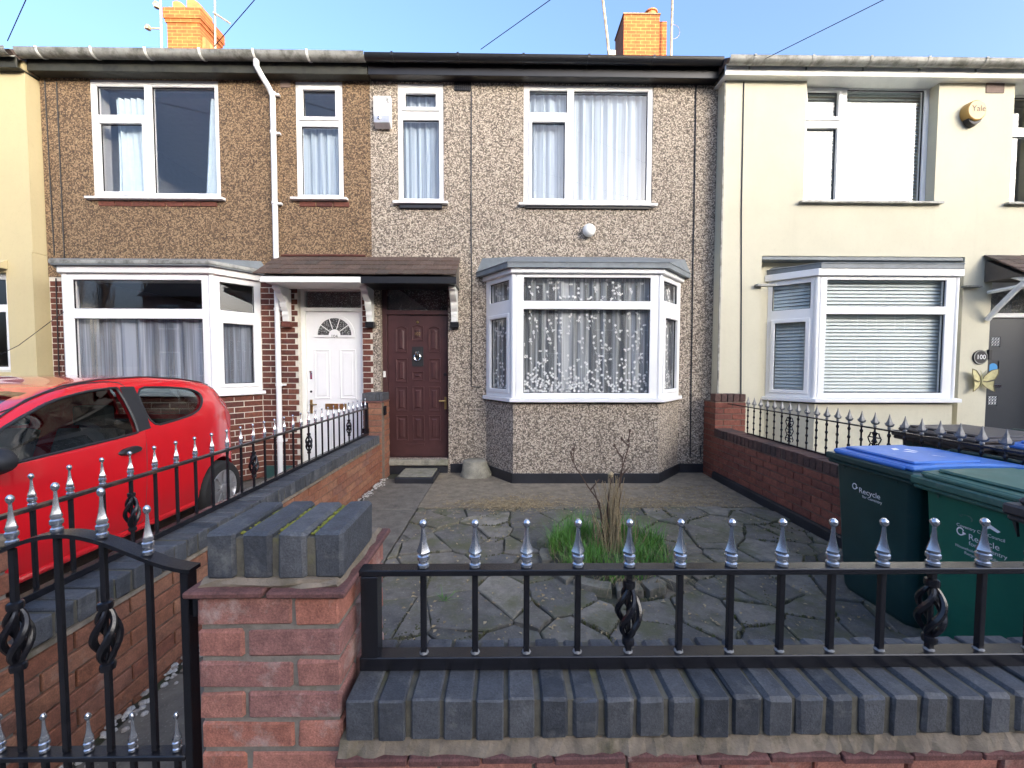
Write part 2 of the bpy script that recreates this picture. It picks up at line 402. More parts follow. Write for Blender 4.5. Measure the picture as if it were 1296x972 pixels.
WL = {}
def wloc(o): return WL.get(o.name, Vector((0, 0, 0))) if o is not None else Vector((0, 0, 0))
def put(name, me, parent=None, loc=None, rot=None):
    o = bpy.data.objects.new(name, me); COL.objects.link(o)
    base = wloc(parent); w = Vector(loc) if loc is not None else base.copy()
    o.parent = parent; o.location = w - base; WL[o.name] = w
    if rot is not None: o.rotation_euler = rot
    return o
def obj(name, mb, mat, parent=None, **k):      # mb in world coordinates; origin at the parent's base
    return put(name, mb.mesh(name, mat, off=wloc(parent), **k), parent)
def tag(o, label=None, cat=None, group=None, kind=None):
    if label: o["label"] = label
    if cat: o["category"] = cat
    if group: o["group"] = group
    if kind: o["kind"] = kind
    return o
def thing(name, label, cat, loc, group=None):
    o = bpy.data.objects.new(name, None); COL.objects.link(o); o.empty_display_size = .1
    o.location = loc; WL[o.name] = Vector(loc); return tag(o, label, cat, group)
def solo(name, mb, mat, label, cat, loc=(0, 0, 0), group=None, **k):   # a thing that is one mesh
    o = put(name, mb.mesh(name, mat, off=Vector(loc), **k), None, loc); return tag(o, label, cat, group)
def structure(name, mb, mat, **k): return tag(obj(name, mb, mat, **k), kind="structure")

CACHE = {}
def shared(key, fn):
    if key not in CACHE: CACHE[key] = fn()
    return CACHE[key]
COUNT = {}; STUFF = {}
LIMIT = 300
def brick(parent, name, l, d, h, loc, rot, mat, bev=.004, mat_s=None):
    k = (parent.name, name); COUNT[k] = COUNT.get(k, 0) + 1
    if COUNT[k] > LIMIT:
        mb, _, _ = STUFF.setdefault(k, (MB(), parent, mat_s or mat))
        mb.m = Matrix.Translation(loc) @ Matrix.Rotation(rot, 4, 'Z'); mb.box(0, l, 0, d, 0, h); return
    l = round(l, 3)
    near = bev >= .004; vi = random.randrange(6) if near else 0
    def mk():
        me = MB().box(0, l, 0, d, 0, h).mesh(name, mat, bevel=bev)
        if near:                             # worn, slightly uneven arrises
            rr = random.Random(vi*31+int(l*1000))
            for v in me.vertices: v.co += Vector((rr.gauss(0, .0011), rr.gauss(0, .0011), rr.gauss(0, .0011)))
            c = [v for v in me.vertices if v.co.y < .02 and rr.random() < .10]
            for v in c[:3]: v.co += Vector((0, rr.uniform(.002, .006), -rr.uniform(0, .004) if v.co.z > h/2 else rr.uniform(0, .004)))
        return me
    me = shared((name, l, d, h, bev, mat.name, vi), mk)
    o = bpy.data.objects.new(name, me); COL.objects.link(o); o.parent = parent
    o.location = Vector(loc) - wloc(parent)
    o.rotation_euler = (random.uniform(-.006, .006), random.uniform(-.006, .006), rot + random.uniform(-.004, .004))
def flush_stuff():
    for (pn, name), (mb, parent, mat) in STUFF.items():
        tag(obj(name + "_mass", mb, mat, parent, weld=False), kind="stuff")
def brick_face(parent, O, U, L, z0, n, mat, depth=.06, holes=(), proud=.006, mat_s=None, h=.065, pitch=.075, bond='stretch', bev=.003, shift=0., minlen=.035):
    ux, uy = U; rot = math.atan2(uy, ux); nx, ny = uy, -ux
    for c in range(n):
        z = z0 + c*pitch
        pos = -.1125*((c+int(shift)) % 2) - (shift % 1)*.2
        if bond == 'header' and c % 2: unit = .1125
        else: unit = .225
        while pos < L:
            segs = [(max(pos+.005, 0), min(pos+unit-.005, L))]
            for (a, b, lo, hi) in holes:
                if z+h > lo and z < hi:
                    ns = []
                    for s0, s1 in segs:
                        if s1 <= a or s0 >= b: ns.append((s0, s1))
                        else:
                            if s0 < a: ns.append((s0, a))
                            if s1 > b: ns.append((b, s1))
                    segs = ns
            for s0, s1 in segs:
                if s1 - s0 < minlen: continue
                pr = proud + random.uniform(-.0015, .002)
                brick(parent, "brick", s1-s0, depth, h, (O[0]+ux*s0+nx*pr, O[1]+uy*s0+ny*pr, z+random.uniform(-.001, .001)), rot, mat, bev, mat_s)
            pos += unit
def text_mesh(body, size, extrude=.0):
    cu = bpy.data.curves.new("lettering", 'FONT'); cu.body = body; cu.size = size; cu.extrude = extrude; cu.align_x = 'CENTER'; cu.align_y = 'CENTER'
    cu.resolution_u = 3
    t = bpy.data.objects.new("lettering", cu); COL.objects.link(t)
    dg = bpy.context.evaluated_depsgraph_get()
    me = bpy.data.meshes.new_from_object(t.evaluated_get(dg)); bpy.data.objects.remove(t); bpy.data.curves.remove(cu)
    return me
def lettering(name, body, size, parent, loc, right, upv, mat):   # flat print facing right x up
    me = text_mesh(body, size); r = Vector(right).normalized(); u = Vector(upv).normalized(); n = r.cross(u)
    o = bpy.data.objects.new(name, me); COL.objects.link(o); o.parent = parent
    me.materials.clear(); me.materials.append(mat)
    rm = Matrix((r, u, n)).transposed(); base = wloc(parent)
    for v in me.vertices: v.co = rm @ v.co
    o.location = Vector(loc) - base; return o
# ------------------------------------------------------------------ ground, road, paths
structure("ground", MB().box(-600, 600, -600, 600, -.60, -.16), M['earth'])
structure("road", MB().box(-120, 120, -13.0, -7.0, -.158, -.12), M['asphalt'])
structure("kerb", MB().box(-120, 120, -7.0, -6.85, -.158, -.02), M['concrete'])
structure("pavement", MB().box(-120, 120, -6.85, -4.66, -.158, -.02), M['path'])
structure("far_kerb", MB().box(-120, 120, -13.15, -13.0, -.158, -.02), M['concrete'])
structure("far_pavement", MB().box(-120, 120, -15.2, -13.15, -.158, -.025), M['path'])
structure("driveway", MB().box(-6.3, -1.86, -4.6, .2, -.158, -.07), M['path'])
structure("neighbour_yard", MB().box(2.9, 9.5, -4.6, .2, -.158, -.01), M['path'])
structure("far_left_yard", MB().box(-14, -6.304, -4.6, .2, -.158, -.07), M['path'])
structure("garden_base", MB().box(-1.7, 2.8, -4.6, .1, -.158, -.022), M['joint'])
pth = MB()
ys = [-4.66, -3.62, -2.5, -1.42, -.30]
gp = structure("garden_path", MB().box(-1.56, -.92, -4.62, -.02, -.1, -.012), M['joint'])
for a, b in zip(ys[:-1], ys[1:]):
    put("path_slab", MB().box(0, .64, .006, b-a-.006, -.05, 0).mesh("path_slab", M['path'], bevel=.006), gp, (-1.555, a, .004), (0, R(.3), 0))

# concrete apron by the house front, with straw swept across it
ap = structure("concrete_apron", MB().box(-.91, 2.68, -1.38, -.02, -.05, .004), M['apron'])
st = MB()
for k in range(2600):
    cx, sx, cy, sy = random.choice([(.05, .30, -1.34, .07), (1.60, .36, -1.34, .09), (.05, .25, -1.30, .12), (.9, 1.0, -1.2, .15), (2.1, .3, -.9, .35)])
    x, y = random.gauss(cx, sx), random.gauss(cy, sy)
    if not (-.85 < x < 2.6 and -1.7 < y < -.66): continue
    a = random.uniform(0, PI); l = random.uniform(.010, .04); w = .005
    dx, dy = math.cos(a)*l, math.sin(a)*l
    z = .010 + random.uniform(0, .006)
    st.poly([(x-dx, y-dy, z), (x-dy/l*w, y+dx/l*w, z+.004), (x+dx, y+dy, z+.002), (x+dy/l*w, y-dx/l*w, z+.004)])
tag(obj("straw_litter", st, M['straw'], weld=False), "pale straw litter scattered on the concrete by the bay window", "straw", kind="stuff")

# crazy paving
pv = structure("crazy_paving", MB().box(-.905, 2.69, -4.35, -1.39, -.021, -.010), M['joint'])
BED = Vector((.77, -2.50)); BR = .50
sites = []
rng = random.Random(21)
for j in range(-1, 12):
    for i in range(-1, 13):
        sites.append(Vector((-.75 + i*.32 + (j % 2)*.15 + rng.uniform(-.15, .15), -4.25 + j*.275 + rng.uniform(-.125, .125))))
wt = {id(s): rng.uniform(-.022, .040) for s in sites}
def clip(poly, n, d):                       # keep n.p <= d
    out = []
    for i in range(len(poly)):
        a, b = poly[i], poly[(i+1) % len(poly)]; fa, fb = n.dot(a)-d, n.dot(b)-d
        if fa <= 0: out.append(a)
        if fa*fb < 0: out.append(a + (b-a)*(fa/(fa-fb)))
    return out
for s in sites:
    poly = [Vector(p) for p in ((-.90, -4.34), (2.68, -4.34), (2.68, -1.395), (-.90, -1.395))]
    for q in sites:
        if q is s or (q-s).length > 1.2: continue
        n = (q-s).normalized(); gap = rng.choice((.002, .003, .004, .005, .007)); dd = (q-s).length
        tilt = wt[id(q)]-wt[id(s)]
        poly = clip(poly, n, n.dot((q+s)/2)-tilt/(2*dd)-gap)
        if len(poly) < 3: break
    if len(poly) < 3: continue
    c = sum(poly, Vector((0, 0)))/len(poly)
    if (c-BED).length < BR*.86: continue
    area = abs(sum(poly[i].x*poly[(i+1) % len(poly)].y - poly[(i+1) % len(poly)].x*poly[i].y for i in range(len(poly))))/2
    if area < .006: continue
    z = rng.uniform(.000, .020)
    pp = []
    for i in range(len(poly)):               # roughen the edges
        a, b = poly[i], poly[(i+1) % len(poly)]
        pp.append(a); l = (b-a).length
        if l > .10:
            t = (b-a)/l; nn = Vector((t.y, -t.x))
            for f in ((.5,) if l < .2 else (.3, .65)): pp.append(a+(b-a)*(f+rng.uniform(-.1, .1)) - nn*rng.uniform(-.003, .012))
    mb = MB().prism([(p.x-c.x, p.y-c.y, -.04) for p in pp], (0, 0, .04))
    put("paving_stone", mb.mesh("paving_stone", M['slab'], bevel=.006), pv, (c.x, c.y, z), (R(rng.uniform(-1, 1)), R(rng.uniform(-1, 1)), 0))
lit = MB(); rg0 = random.Random(3)
for k in range(1500):
    x, y = rg0.uniform(-.86, 2.6), rg0.uniform(-4.3, -1.4)
    r = rg0.uniform(.003, .011); a = rg0.uniform(0, PI)
    lit.poly([(x+r*1.6*math.cos(a), y+r*1.6*math.sin(a), .016), (x-r*math.sin(a), y+r*math.cos(a), .021), (x-r*1.4*math.cos(a), y-r*1.4*math.sin(a), .015), (x+r*.8*math.sin(a), y-r*.8*math.cos(a), .018)])
tag(obj("leaf_litter", lit, M['straw'], weld=False), "small dry leaf bits scattered on the crazy paving", "leaf litter", kind="stuff")
mos = MB()
for (n0, n1) in [(a, b) for i, a in enumerate(sites) for b in sites[i+1:] if (a-b).length < .42]:
    if rg0.random() < .3: continue
    nn = (n1-n0).normalized(); dd = (n1-n0).length; c = (n0+n1)/2 - nn*((wt[id(n1)]-wt[id(n0)])/(2*dd)); t = Vector((-nn.y, nn.x))
    if not (-.85 < c.x < 2.6 and -4.3 < c.y < -1.45): continue
    for k in range(rg0.randint(4, 16)):
        p = c + t*rg0.uniform(-.09, .09) + Vector((rg0.gauss(0, .006), rg0.gauss(0, .006))); r = rg0.uniform(.004, .013)
        mos.lathe([(r, -.012), (r*.9, .008), (r*.4, .017)], (p.x, p.y, 0), 5, rg0.random())
M['jointmoss'] = brick_mat("joint_moss_clump", [(.10, .11, .03), (.14, .125, .06), (.08, .075, .04), (.17, .15, .09)], .3, island=True)
tag(obj("joint_moss", mos, M['jointmoss'], pv, weld=False), kind="stuff")
# pebbles along the foot of the left boundary wall
pb = MB()
for k in range(420):
    y = random.uniform(-4.2, -.3); x = -1.60 + abs(random.gauss(0, .045)); r = random.uniform(.006, .016)
    pb.lathe([(r*.2, 0), (r, r*.35), (r*.8, r*.8), (r*.15, r*1.1)], (x, y, .002), 6, random.random()*3)
tag(obj("pebble_strip", pb, M['pebble'], weld=False), "pale pebbles lining the foot of the orange brick wall", "pebbles", kind="stuff")

# ------------------------------------------------------------------ house pieces
def XF(ox, oy, oz, ux=1, uy=0):
    l = math.hypot(ux, uy); ux /= l; uy /= l
    return Matrix(((ux, -uy, 0, ox), (uy, ux, 0, oy), (0, 0, 1, oz), (0, 0, 0, 1)))
def window(parent, m, w, h, lights, mat='upvc', name="window", depth=.065, glass='glass', sash=.042):
    fr = MB(); fr.m = m
    hs = []
    for (a, b, c, d, s) in lights:
        e = sash if s else 0.
        hs.append((a-e, b+e, c-e, d+e))
    fr.holes(0, w, 0, h, 0, depth, hs)
    fo = obj(name, fr, M[mat], parent, bevel=.005)
    for (a, b, c, d, s) in lights:
        if s:
            sm = MB(); sm.m = m; e = sash + .006
            sm.holes(a-e, b+e, c-e, d+e, -.018, .05, [(a, b, c, d)])
            obj("sash", sm, M[mat], fo, bevel=.006)
        gk = MB(); gk.m = m; gk.holes(a-.004, b+.004, c-.004, d+.004, .018, .032, [(a+.007, b-.007, c+.007, d-.007)]); obj("gasket", gk, M['black'], fo)
        pn = MB(); pn.m = m; pn.poly([(a-.003, .026, c-.003), (b+.003, .026, c-.003), (b+.003, .026, d+.003), (a-.003, .026, d+.003)])
        obj("pane", pn, M[glass], fo)
    return fo
def sill(parent, m, w, z, out=.09, h=.03, over=.06, mat='upvc'):
    mb = MB(); mb.m = m; mb.prism([(-over, -out, z), (-over, .02, z+.012), (-over, .02, z-h), (-over, -out, z-h)], (w+2*over, 0, 0))
    return obj("sill", mb, M[mat], parent, bevel=.004)
def drape(m, x0, x1, z0, z1, y, amp, folds, skew=0., seed=0, edge_l=0., edge_r=0., nz=8):
    r = random.Random(seed); mb = MB(); mb.m = m; nx = max(8, int(folds*8))
    ph = [r.uniform(0, 6.3) for _ in range(5)]
    grid = []
    for j in range(nz+1):
        t = j/nz
        for i in range(nx+1):
            s = i/nx
            xl = x0 + edge_l*math.sin(t*PI*.5+0)*(1-t); xr = x1 + edge_r*(1-t)
            x = xl + (xr-xl)*s + skew*(1-t)
            yy = y + amp*(math.sin(2*PI*folds*s+ph[0]) + .5*math.sin(2*PI*folds*1.7*s+ph[1]+t*.8) + .3*math.sin(2*PI*folds*.4*s+ph[2]))
            x += amp*.3*math.cos(2*PI*folds*s+ph[3])
            grid.append((x, yy, z0+(z1-z0)*t))
    b = mb._a(grid)
    for j in range(nz):
        for i in range(nx):
            a = b+j*(nx+1)+i; mb.f.append((a, a+1, a+nx+2, a+nx+1))
    return mb
def curtain(name, m, label, mat, *a, **k):
    mb = drape(m, *a, **k); o = solo(name, mb, M[mat], label, "curtain", tuple(m.translation), smooth=True); return o
def interior(parent, x0, x1, y0=.32, y1=4.0, zt=5.15):
    mb = MB()
    mb.box(x0, x0+.1, y0, y1, -.05, zt).box(x1-.1, x1, y0, y1, -.05, zt).box(x0, x1, y1, y1+.1, -.05, zt).box(x0+.1, x1-.1, y0-.05, y1, zt-.05, zt+.06)
    mb.box((x0+x1)/2-.05, (x0+x1)/2+.05, y0, y1, 0, zt-.05) if x1-x0 > 6 else None
    obj("interior_wall", mb, M['room'], parent)
    obj("interior_floor", MB().box(x0+.1, x1-.1, y0-.05, y1, -.04, .02).box(x0+.1, x1-.1, y0-.05, y1, 2.66, 2.86), M['roomdark'], parent)
def roof_gutter(parent, x0, x1, yf, gy, gz, gmat, fmat, r=.062, pitch=.9, fz=(5.165, 5.335), brmat=None, soffit=None):
    obj("fascia", MB().box(x0+.003, x1-.003, yf, yf+.022, fz[0], fz[1]), M[fmat], parent, bevel=.004)
    obj("soffit", MB().box(x0+.003, x1-.003, yf+.022, .1, fz[0]+.006, fz[0]+.02), M[fmat], parent)
    g = MB(); n = 10; inner = []
    outer = [(gy - r*math.cos(PI*k/n), gz - r*math.sin(PI*k/n)) for k in range(n+1)]
    inn = [(gy - (r-.005)*math.cos(PI*k/n), gz - (r-.005)*math.sin(PI*k/n)) for k in range(n+1)]
    pr = [(gy-r-.004, gz+.010)] + outer + [(gy+r, gz+.008)] + [(gy+r-.006, gz+.008)] + inn[::-1] + [(gy-r+.008, gz+.010)]
    g.prism([(x0, a, b) for a, b in pr], (x1-x0, 0, 0))
    go = obj("gutter", g, M[gmat], parent, smooth=True)
    k = x0 + pitch*.4
    while k < x1-.1:
        b = MB(); rr = r+.006
        arc = [(gy - rr*math.cos(PI*q/n), gz - rr*math.sin(PI*q/n)) for q in range(n+1)]
        arci = [(gy - (r+.001)*math.cos(PI*q/n), gz - (r+.001)*math.sin(PI*q/n)) for q in range(n+1)]
        b.prism([(k, a, c) for a, c in arc + arci[::-1]], (.028, 0, 0)); b.box(k, k+.028, gy-rr-.004, gy-rr+.008, gz-.004, gz+.018)
        b.box(k+.004, k+.024, gy+r-.004, yf+.004, gz-.075, gz+.0)
        obj("gutter_bracket", b, M[brmat or gmat], go)
        k += pitch
    rf = MB(); y0, z0, y1, z1 = gy-.01, gz+.012, 4.4, 8.30
    rf.prism([(x0, y0, z0), (x0, y1, z1), (x0, 9.0, z0-.1), (x0, 9.0, z0-.22), (x0, y1, z1-.14), (x0, yf+.03, z0-.05)], (x1-x0, 0, 0))
    return obj("roof", rf, M['roof'], parent)
def downpipe(parent, x, y, z0, z1, gy, gz, mat='upvc', r=.034):
    p = [(x-.11, gy, gz-.05), (x-.11, gy, gz-.12), (x-.08, gy+.03, gz-.19), (x-.02, y-.03, gz-.32), (x, y, gz-.40), (x, y, z1-.5), (x, y, (z0+z1)/2), (x-.006, y, z0)]
    d = obj("downpipe", MB().tube(p, r, 12), M[mat], parent, smooth=True)
    for z in (gz-.36, gz-.85, gz-1.75, 2.2, 1.2, .45):
        b = MB().lathe([(r+.001, -.02), (r+.007, -.016), (r+.007, .016), (r+.001, .02)], (x, y, z), 12)
        b.box(x+r*.5, x+r+.04, y+.01, y+.05, z-.012, z+.012); obj("pipe_clip", b, M[mat], d)
    return d
def chimney(parent, x0, x1, y0, y1, z0, z1, pots, corbel=.05):
    mb = MB(); mb.box(x0, x1, y0, y1, z0, z1)
    mb.box(x0-corbel*.5, x1+corbel*.5, y0-corbel*.5, y1+corbel*.5, z1+.001, z1+.076)
    mb.box(x0-corbel, x1+corbel, y0-corbel, y1+corbel, z1+.077, z1+.30)
    c = obj("chimney", mb, M['chimney'], parent)
    obj("flaunching", MB().prism([(x0-.02, y0-.02, z1+.30), (x1+.02, y0-.02, z1+.30), (x1+.02, y1+.02, z1+.30), (x0-.02, y1+.02, z1+.30)], (0, 0, .03)), M['fillet'], c)
    for (px, py, h, r, hood) in pots:
        p = MB(); zb = z1+.32
        if hood:      # half-round hooded pot
            n = 8; prof = [(px-r, zb), (px-r, zb+h*.98)] + [(px-r+2*r*k/n, zb+h*(1.0 + .12*math.sin(PI*k/n)) - h*.55*(k/n)**2) for k in range(1, n+1)] + [(px+r, zb)]
            p.prism([(a, py-r, b) for a, b in prof], (0, 2*r, 0))
        else:
            p.lathe([(r, zb), (r*.92, zb+h*.75), (r*1.12, zb+h*.78), (r*1.12, zb+h*.9), (r, zb+h), (r*.8, zb+h), (r*.78, zb+h*.5)], (px, py, 0), 14)
        obj("chimney_pot", p, M['pot'], c, smooth=not hood)
    return c

# ================================================================== MIDDLE HOUSE
hm = thing("terraced_house", "grey-beige pebbledashed house with a dark brown panelled front door and black gutter", "house", (.5, 0, 0))
X0, X1 = -1.80, 2.795
holes = [(-1.44, -.84, 3.62, 5.155), (.217, 1.93, 3.61, 5.155), (-1.70, -.79, .19, 2.56), (-.22, 2.29, 1.02, 2.60)]
obj("wall", MB().holes(X0, X1, -.05, 5.28, 0, .09, holes), M['peb_mid'], hm)
obj("inner_wall", MB().holes(X0, X1, -.05, 5.28, .0905, .28, [(a-.002, b+.002, c-.002, d+.002) for a, b, c, d in holes[:2]+holes[3:]]+[(-1.705, -.785, -.05, 2.56)]), M['room'], hm)
interior(hm, X0, X1)
roof_gutter(hm, X0+.02, X1-.07, -.14, -.205, 5.335, 'blackpaint', 'darkfascia', pitch=.82)
# upstairs windows
w = window(hm, XF(-1.44, .012, 3.62), .60, 1.535, [(.10, .50, 1.235, 1.405, True), (.062, .538, .06, 1.075, False)])
sill(w, XF(-1.44, .012, 3.62), .60, 0, .08)
w = window(hm, XF(.217, .012, 3.61), 1.713, 1.545, [(.075, .575, 1.20, 1.48, False), (.11, .545, .075, 1.07, True), (.665, 1.645, .065, 1.48, False)])
sill(w, XF(.217, .012, 3.61), 1.713, 0, .08)
obj("sub_sill", MB().box(-1.42, -.86, -.035, .0, 3.535, 3.588).box(.24, 1.91, -.03, .0, 3.55, 3.578), M['darkfascia'], hm, bevel=.004)
# air brick and surface cables
ab = MB().box(-.695, -.475, -.012, .02, 5.06, 5.205)
abo = obj("air_vent", ab, M['black'], hm)
g = MB()
for i in range(8): g.box(-.688+i*.026, -.676+i*.026, -.02, -.010, 5.066, 5.199)
for j in range(5): g.box(-.69, -.48, -.018, -.011, 5.072+j*.027, 5.080+j*.027)
obj("vent_grille", g, M['darkfascia'], abo)
for pts in ([(-.47, -.008, 5.05), (-.476, -.010, 3.4), (-.47, -.008, 2.5), (-.478, -.010, 1.18)], [(-.478, -.008, 1.18), (-.36, -.008, 1.17)], [(2.49, -.008, 5.2), (2.50, -.012, 3.6), (2.50, -.010, 2.85), (2.51, -.010, 1.3), (2.517, -.008, .22), (2.66, -.008, .22), (2.66, -.008, .38)]):
    obj("cable", MB().tube(pts, .0075, 6), M['wire'], hm)
# splayed bay window
def bay(parent, wl, fl, fr, wr, yf, zs, zt, lt, mats, front, sidel, sider, roof_z, roof_wall, over, fascia='upvc', roofmat='lead', yw=0.0, base=True, plinth=None, rover=None):
    C = [Vector((wl, yw)), Vector((fl, yf)), Vector((fr, yf)), Vector((wr, yw))]
    if base:
        obj("bay_wall", MB().prism([(c.x, c.y, -.05) for c in C] + [(wr, yw+.05, -.05), (wl, yw+.05, -.05)], (0, 0, zs+.01)), M[mats], parent)
    wins = []
    for k, ls in ((0, sidel), (1, front), (2, sider)):
        a, b = C[k], C[k+1]; d = (b-a); L = d.length; m = XF(a.x, a.y, zs+.035, d.x, d.y)
        # inset so that neighbouring frames butt against the corner posts
        post = .028
        m2 = m @ Matrix.Translation((post if k else .0, .0, 0)); Lw = L - (post*2 if k == 1 else post)
        w = window(parent, m2, Lw, zt-zs-.035, [(x0*Lw, x1*Lw, z0, z1, s) for (x0, x1, z0, z1, s) in ls])
        wins.append((w, m2, Lw))
    for c in (C[1], C[2]):
        obj("corner_post", MB().lathe([(.034, zs+.03), (.034, zt)], (c.x, c.y+.028, 0), 10), M['upvc'], parent, smooth=True)
    s = MB(); o = .07
    sc = [(wl-.05, yw), (fl-.045, yf-o), (fr+.045, yf-o), (wr+.05, yw)]
    s.prism([(x, y, zs-.015) for x, y in sc], (0, 0, .048)); obj("bay_sill", s, M['upvc'], parent, bevel=.006)
    f = MB(); fo_ = .04
    fc = [(wl-.05, yw), (fl-.03, yf-fo_), (fr+.03, yf-fo_), (wr+.05, yw)]
    f.prism([(x, y, zt+.001) for x, y in fc], (0, 0, roof_z-zt-.012)); obj("bay_fascia", f, M[fascia], parent, bevel=.006)
    rv = rover or over
    e = [(wl-rv, yw), (fl-rv*.55, yf-over), (fr+rv*.55, yf-over), (wr+rv, yw)]
    t = [(wl-rv+.08, yw), (fl+.05, yw-.10), (fr-.05, yw-.10), (wr+rv-.08, yw)]
    rf = MB()
    lo = rf._a([(x, y, roof_z-.012) for x, y in e]); mid = rf._a([(x, y, roof_z+.05) for x, y in e]); hi = rf._a([(x, min(y, yw), roof_wall) for x, y in t])
    for q in range(3):
        rf.f += [(lo+q, lo+q+1, mid+q+1, mid+q), (mid+q, mid+q+1, hi+q+1, hi+q)]
    rf.f += [(lo, lo+1, lo+2, lo+3), (hi+3, hi+2, hi+1, hi), (lo, mid, hi, hi+3, mid+3, lo+3)]
    ro = obj("bay_roof", rf, M[roofmat], parent)
    r2 = MB()
    for q in range(3):
        a, b = e[q], e[q+1]; r2.tube([(a[0], a[1], roof_z+.052), (b[0], b[1], roof_z+.052)], .009, 6)
    obj("lead_roll", r2, M[roofmat], ro)
    return wins
HB = 1.555
bw = bay(hm, -.28, .08, 1.885, 2.345, -.50, 1.03, 2.585, 0, 'peb_mid',
    [(.055, .945, 1.19, 1.475, False), (.055, .945, .06, 1.09, False)],
    [(.16, .88, 1.215, 1.46, False), (.19, .83, .10, 1.00, True)],
    [(.12, .84, 1.215, 1.46, False), (.17, .81, .10, 1.00, True)], 2.655, 2.895, .075, rover=.13)
pl = MB()
def strip(mb, pts, z0, z1, t=.02):
    for a, b in zip(pts[:-1], pts[1:]):
        a, b = Vector(a), Vector(b); d = (b-a).normalized(); n = Vector((d.y, -d.x))
        mb.prism([(*(a-d*.004), z0), (*(b+d*.004), z0), (*(b+d*.004+n*t), z0), (*(a-d*.004+n*t), z0)], (0, 0, z1-z0))
strip(pl, [(-.76, .0), (-.295, .0), (.075, -.507), (1.89, -.507), (2.36, .0), (2.70, 0)], -.04, .125, .018)
obj("plinth", pl, M['plinth'], hm, bevel=.003)
# front door
df = obj("door_frame", MB().holes(-1.70, -.79, .19, 2.56, .085, .17, [(-1.635, -.815, .2, 2.155), (-1.635, -.815, 2.215, 2.50)]), M['brownpaint'], hm, bevel=.004)
obj("fanlight_pane", MB().poly([(-1.64, .125, 2.21), (-.81, .125, 2.21), (-.81, .125, 2.505), (-1.64, .125, 2.505)]), M['obscure'], df)
dx0, dx1, dz0, dz1 = -1.632, -.818, .205, 2.150
door = obj("front_door", MB().box(dx0, dx1, .115, .155, dz0, dz1), M['brownpaint'], hm, bevel=.003)
def dpanel(x0, x1, z0, z1, arch=False):
    n = 8; pts = [(x0, z0), (x1, z0), (x1, z1)]
    if arch: pts += [(x1+(x0-x1)*k/n, z1+.028*math.sin(PI*k/n)) for k in range(1, n)]
    pts.append((x0, z1)); cx, cz = (x0+x1)/2, (z0+z1)/2
    mb = MB()
    def ring(s, y): return mb._a([(cx+(a-cx)*(1-2*s/(x1-x0)), y, cz+(b-cz)*(1-2*s/(z1-z0))) for a, b in pts])
    rs = [ring(0, .116), ring(.0, .104), ring(.012, .104), ring(.022, .1135), ring(.045, .1135), ring(.06, .103)]
    N = len(pts)
    for a, b in zip(rs[:-1], rs[1:]):
        for k in range(N): mb.f.append((a+k, a+(k+1) % N, b+(k+1) % N, b+k))
    mb.f.append(tuple(rs[-1]+k for k in range(N)))
    obj("door_panel", mb, M['brownpaint'], door)
cols = [(dx0+.10, dx0+.265), (dx0+.325, dx0+.49), (dx0+.55, dx0+.715)]
for ci, (a, b) in enumerate(cols):
    dpanel(a, b, .42, .77); dpanel(a, b, .83, 1.17)
    if ci != 1: dpanel(a, b, 1.23, 1.56); dpanel(a, b, 1.64, 1.98, True)
    else: dpanel(a, b, 1.255, 1.38); dpanel(a, b, 1.80, 2.0, True)
obj("knocker_plate", MB().box(cols[1][0]+.005, cols[1][1]-.005, .108, .118, 1.45, 1.72), M['black'], door)
cx = (cols[1][0]+cols[1][1])/2
kn = MB().tube([(cx+.042*math.sin(2*PI*k/14), .088, 1.575+.045*math.cos(2*PI*k/14)) for k in range(15)], .008, 6).lathe([(.02, -.03), (.045, 0), (.03, .03)], (cx, .098, 1.625), 10)
obj("door_knocker", kn, M['chrome'], door, smooth=True)
lettering("house_number", "102", .060, door, (cx, .100, 1.895), (1, 0, 0), (0, 0, 1), M['brass'])
hd = MB().box(-.862, -.832, .102, .116, .86, 1.03).tube([(-.846, .10, .975), (-.846, .075, .975), (-.93, .072, .975)], .010, 8)
obj("door_handle", hd, M['brass'], door)
obj("spyhole", MB().lathe([(.018, 0), (.018, .012), (.010, .02)], (cx, .116, 2.055), 10, axis='Y'), M['brass'], door)
obj("lock", MB().lathe([(.022, 0), (.022, .012), (.015, .016)], (-.848, .116, 1.34), 12, axis='Y'), M['black'], door)
lp = MB().box(-1.40, -1.14, .109, .117, .345, .385); obj("letter_plate", lp, M['brownpaint'], door, bevel=.003)
obj("doorbell", MB().box(-1.688, -1.655, .062, .086, 1.30, 1.385), M['whitepaint'], hm, bevel=.004)
obj("door_sill", MB().box(-1.70, -.79, -.05, .16, .108, .188), M['doorstep'], hm, bevel=.008)
obj("under_step", MB().box(-1.66, -.80, -.02, .1, -.04, .106), M['plinth'], hm)

# steps and the lump of concrete beside the door
sp = thing("door_step", "low black-edged stone step below the brown front door", "step", (-1.145, -.29, 0))
obj("riser", MB().box(-1.385, -.905, -.52, -.07, -.02, .070), M['plinth'], sp, bevel=.006)
obj("tread", MB().box(-1.36, -.93, -.485, -.07, .0705, .082), M['doorstep'], sp, bevel=.004)
lump = MB()
for k, (z, s) in enumerate([(0, 1.12), (.04, 1.08), (.10, .95), (.17, .85), (.21, .80), (.225, .6)]):
    ring = [(-.44 + s*(.165*math.cos(a)*(1+.08*math.sin(3*a+k)) + (.05 if math.cos(a) > .5 else 0)), -.155 + s*.16*math.sin(a)*(1+.07*math.cos(2*a+k*.5)), z-.005) for a in [2*PI*j/14 for j in range(14)]]
    i = lump._a(ring)
    if k:
        for j in range(14): lump.f.append((i-14+j, i-14+(j+1) % 14, i+(j+1) % 14, i+j))
lump.f.append(tuple(range(len(lump.v)-14, len(lump.v))))
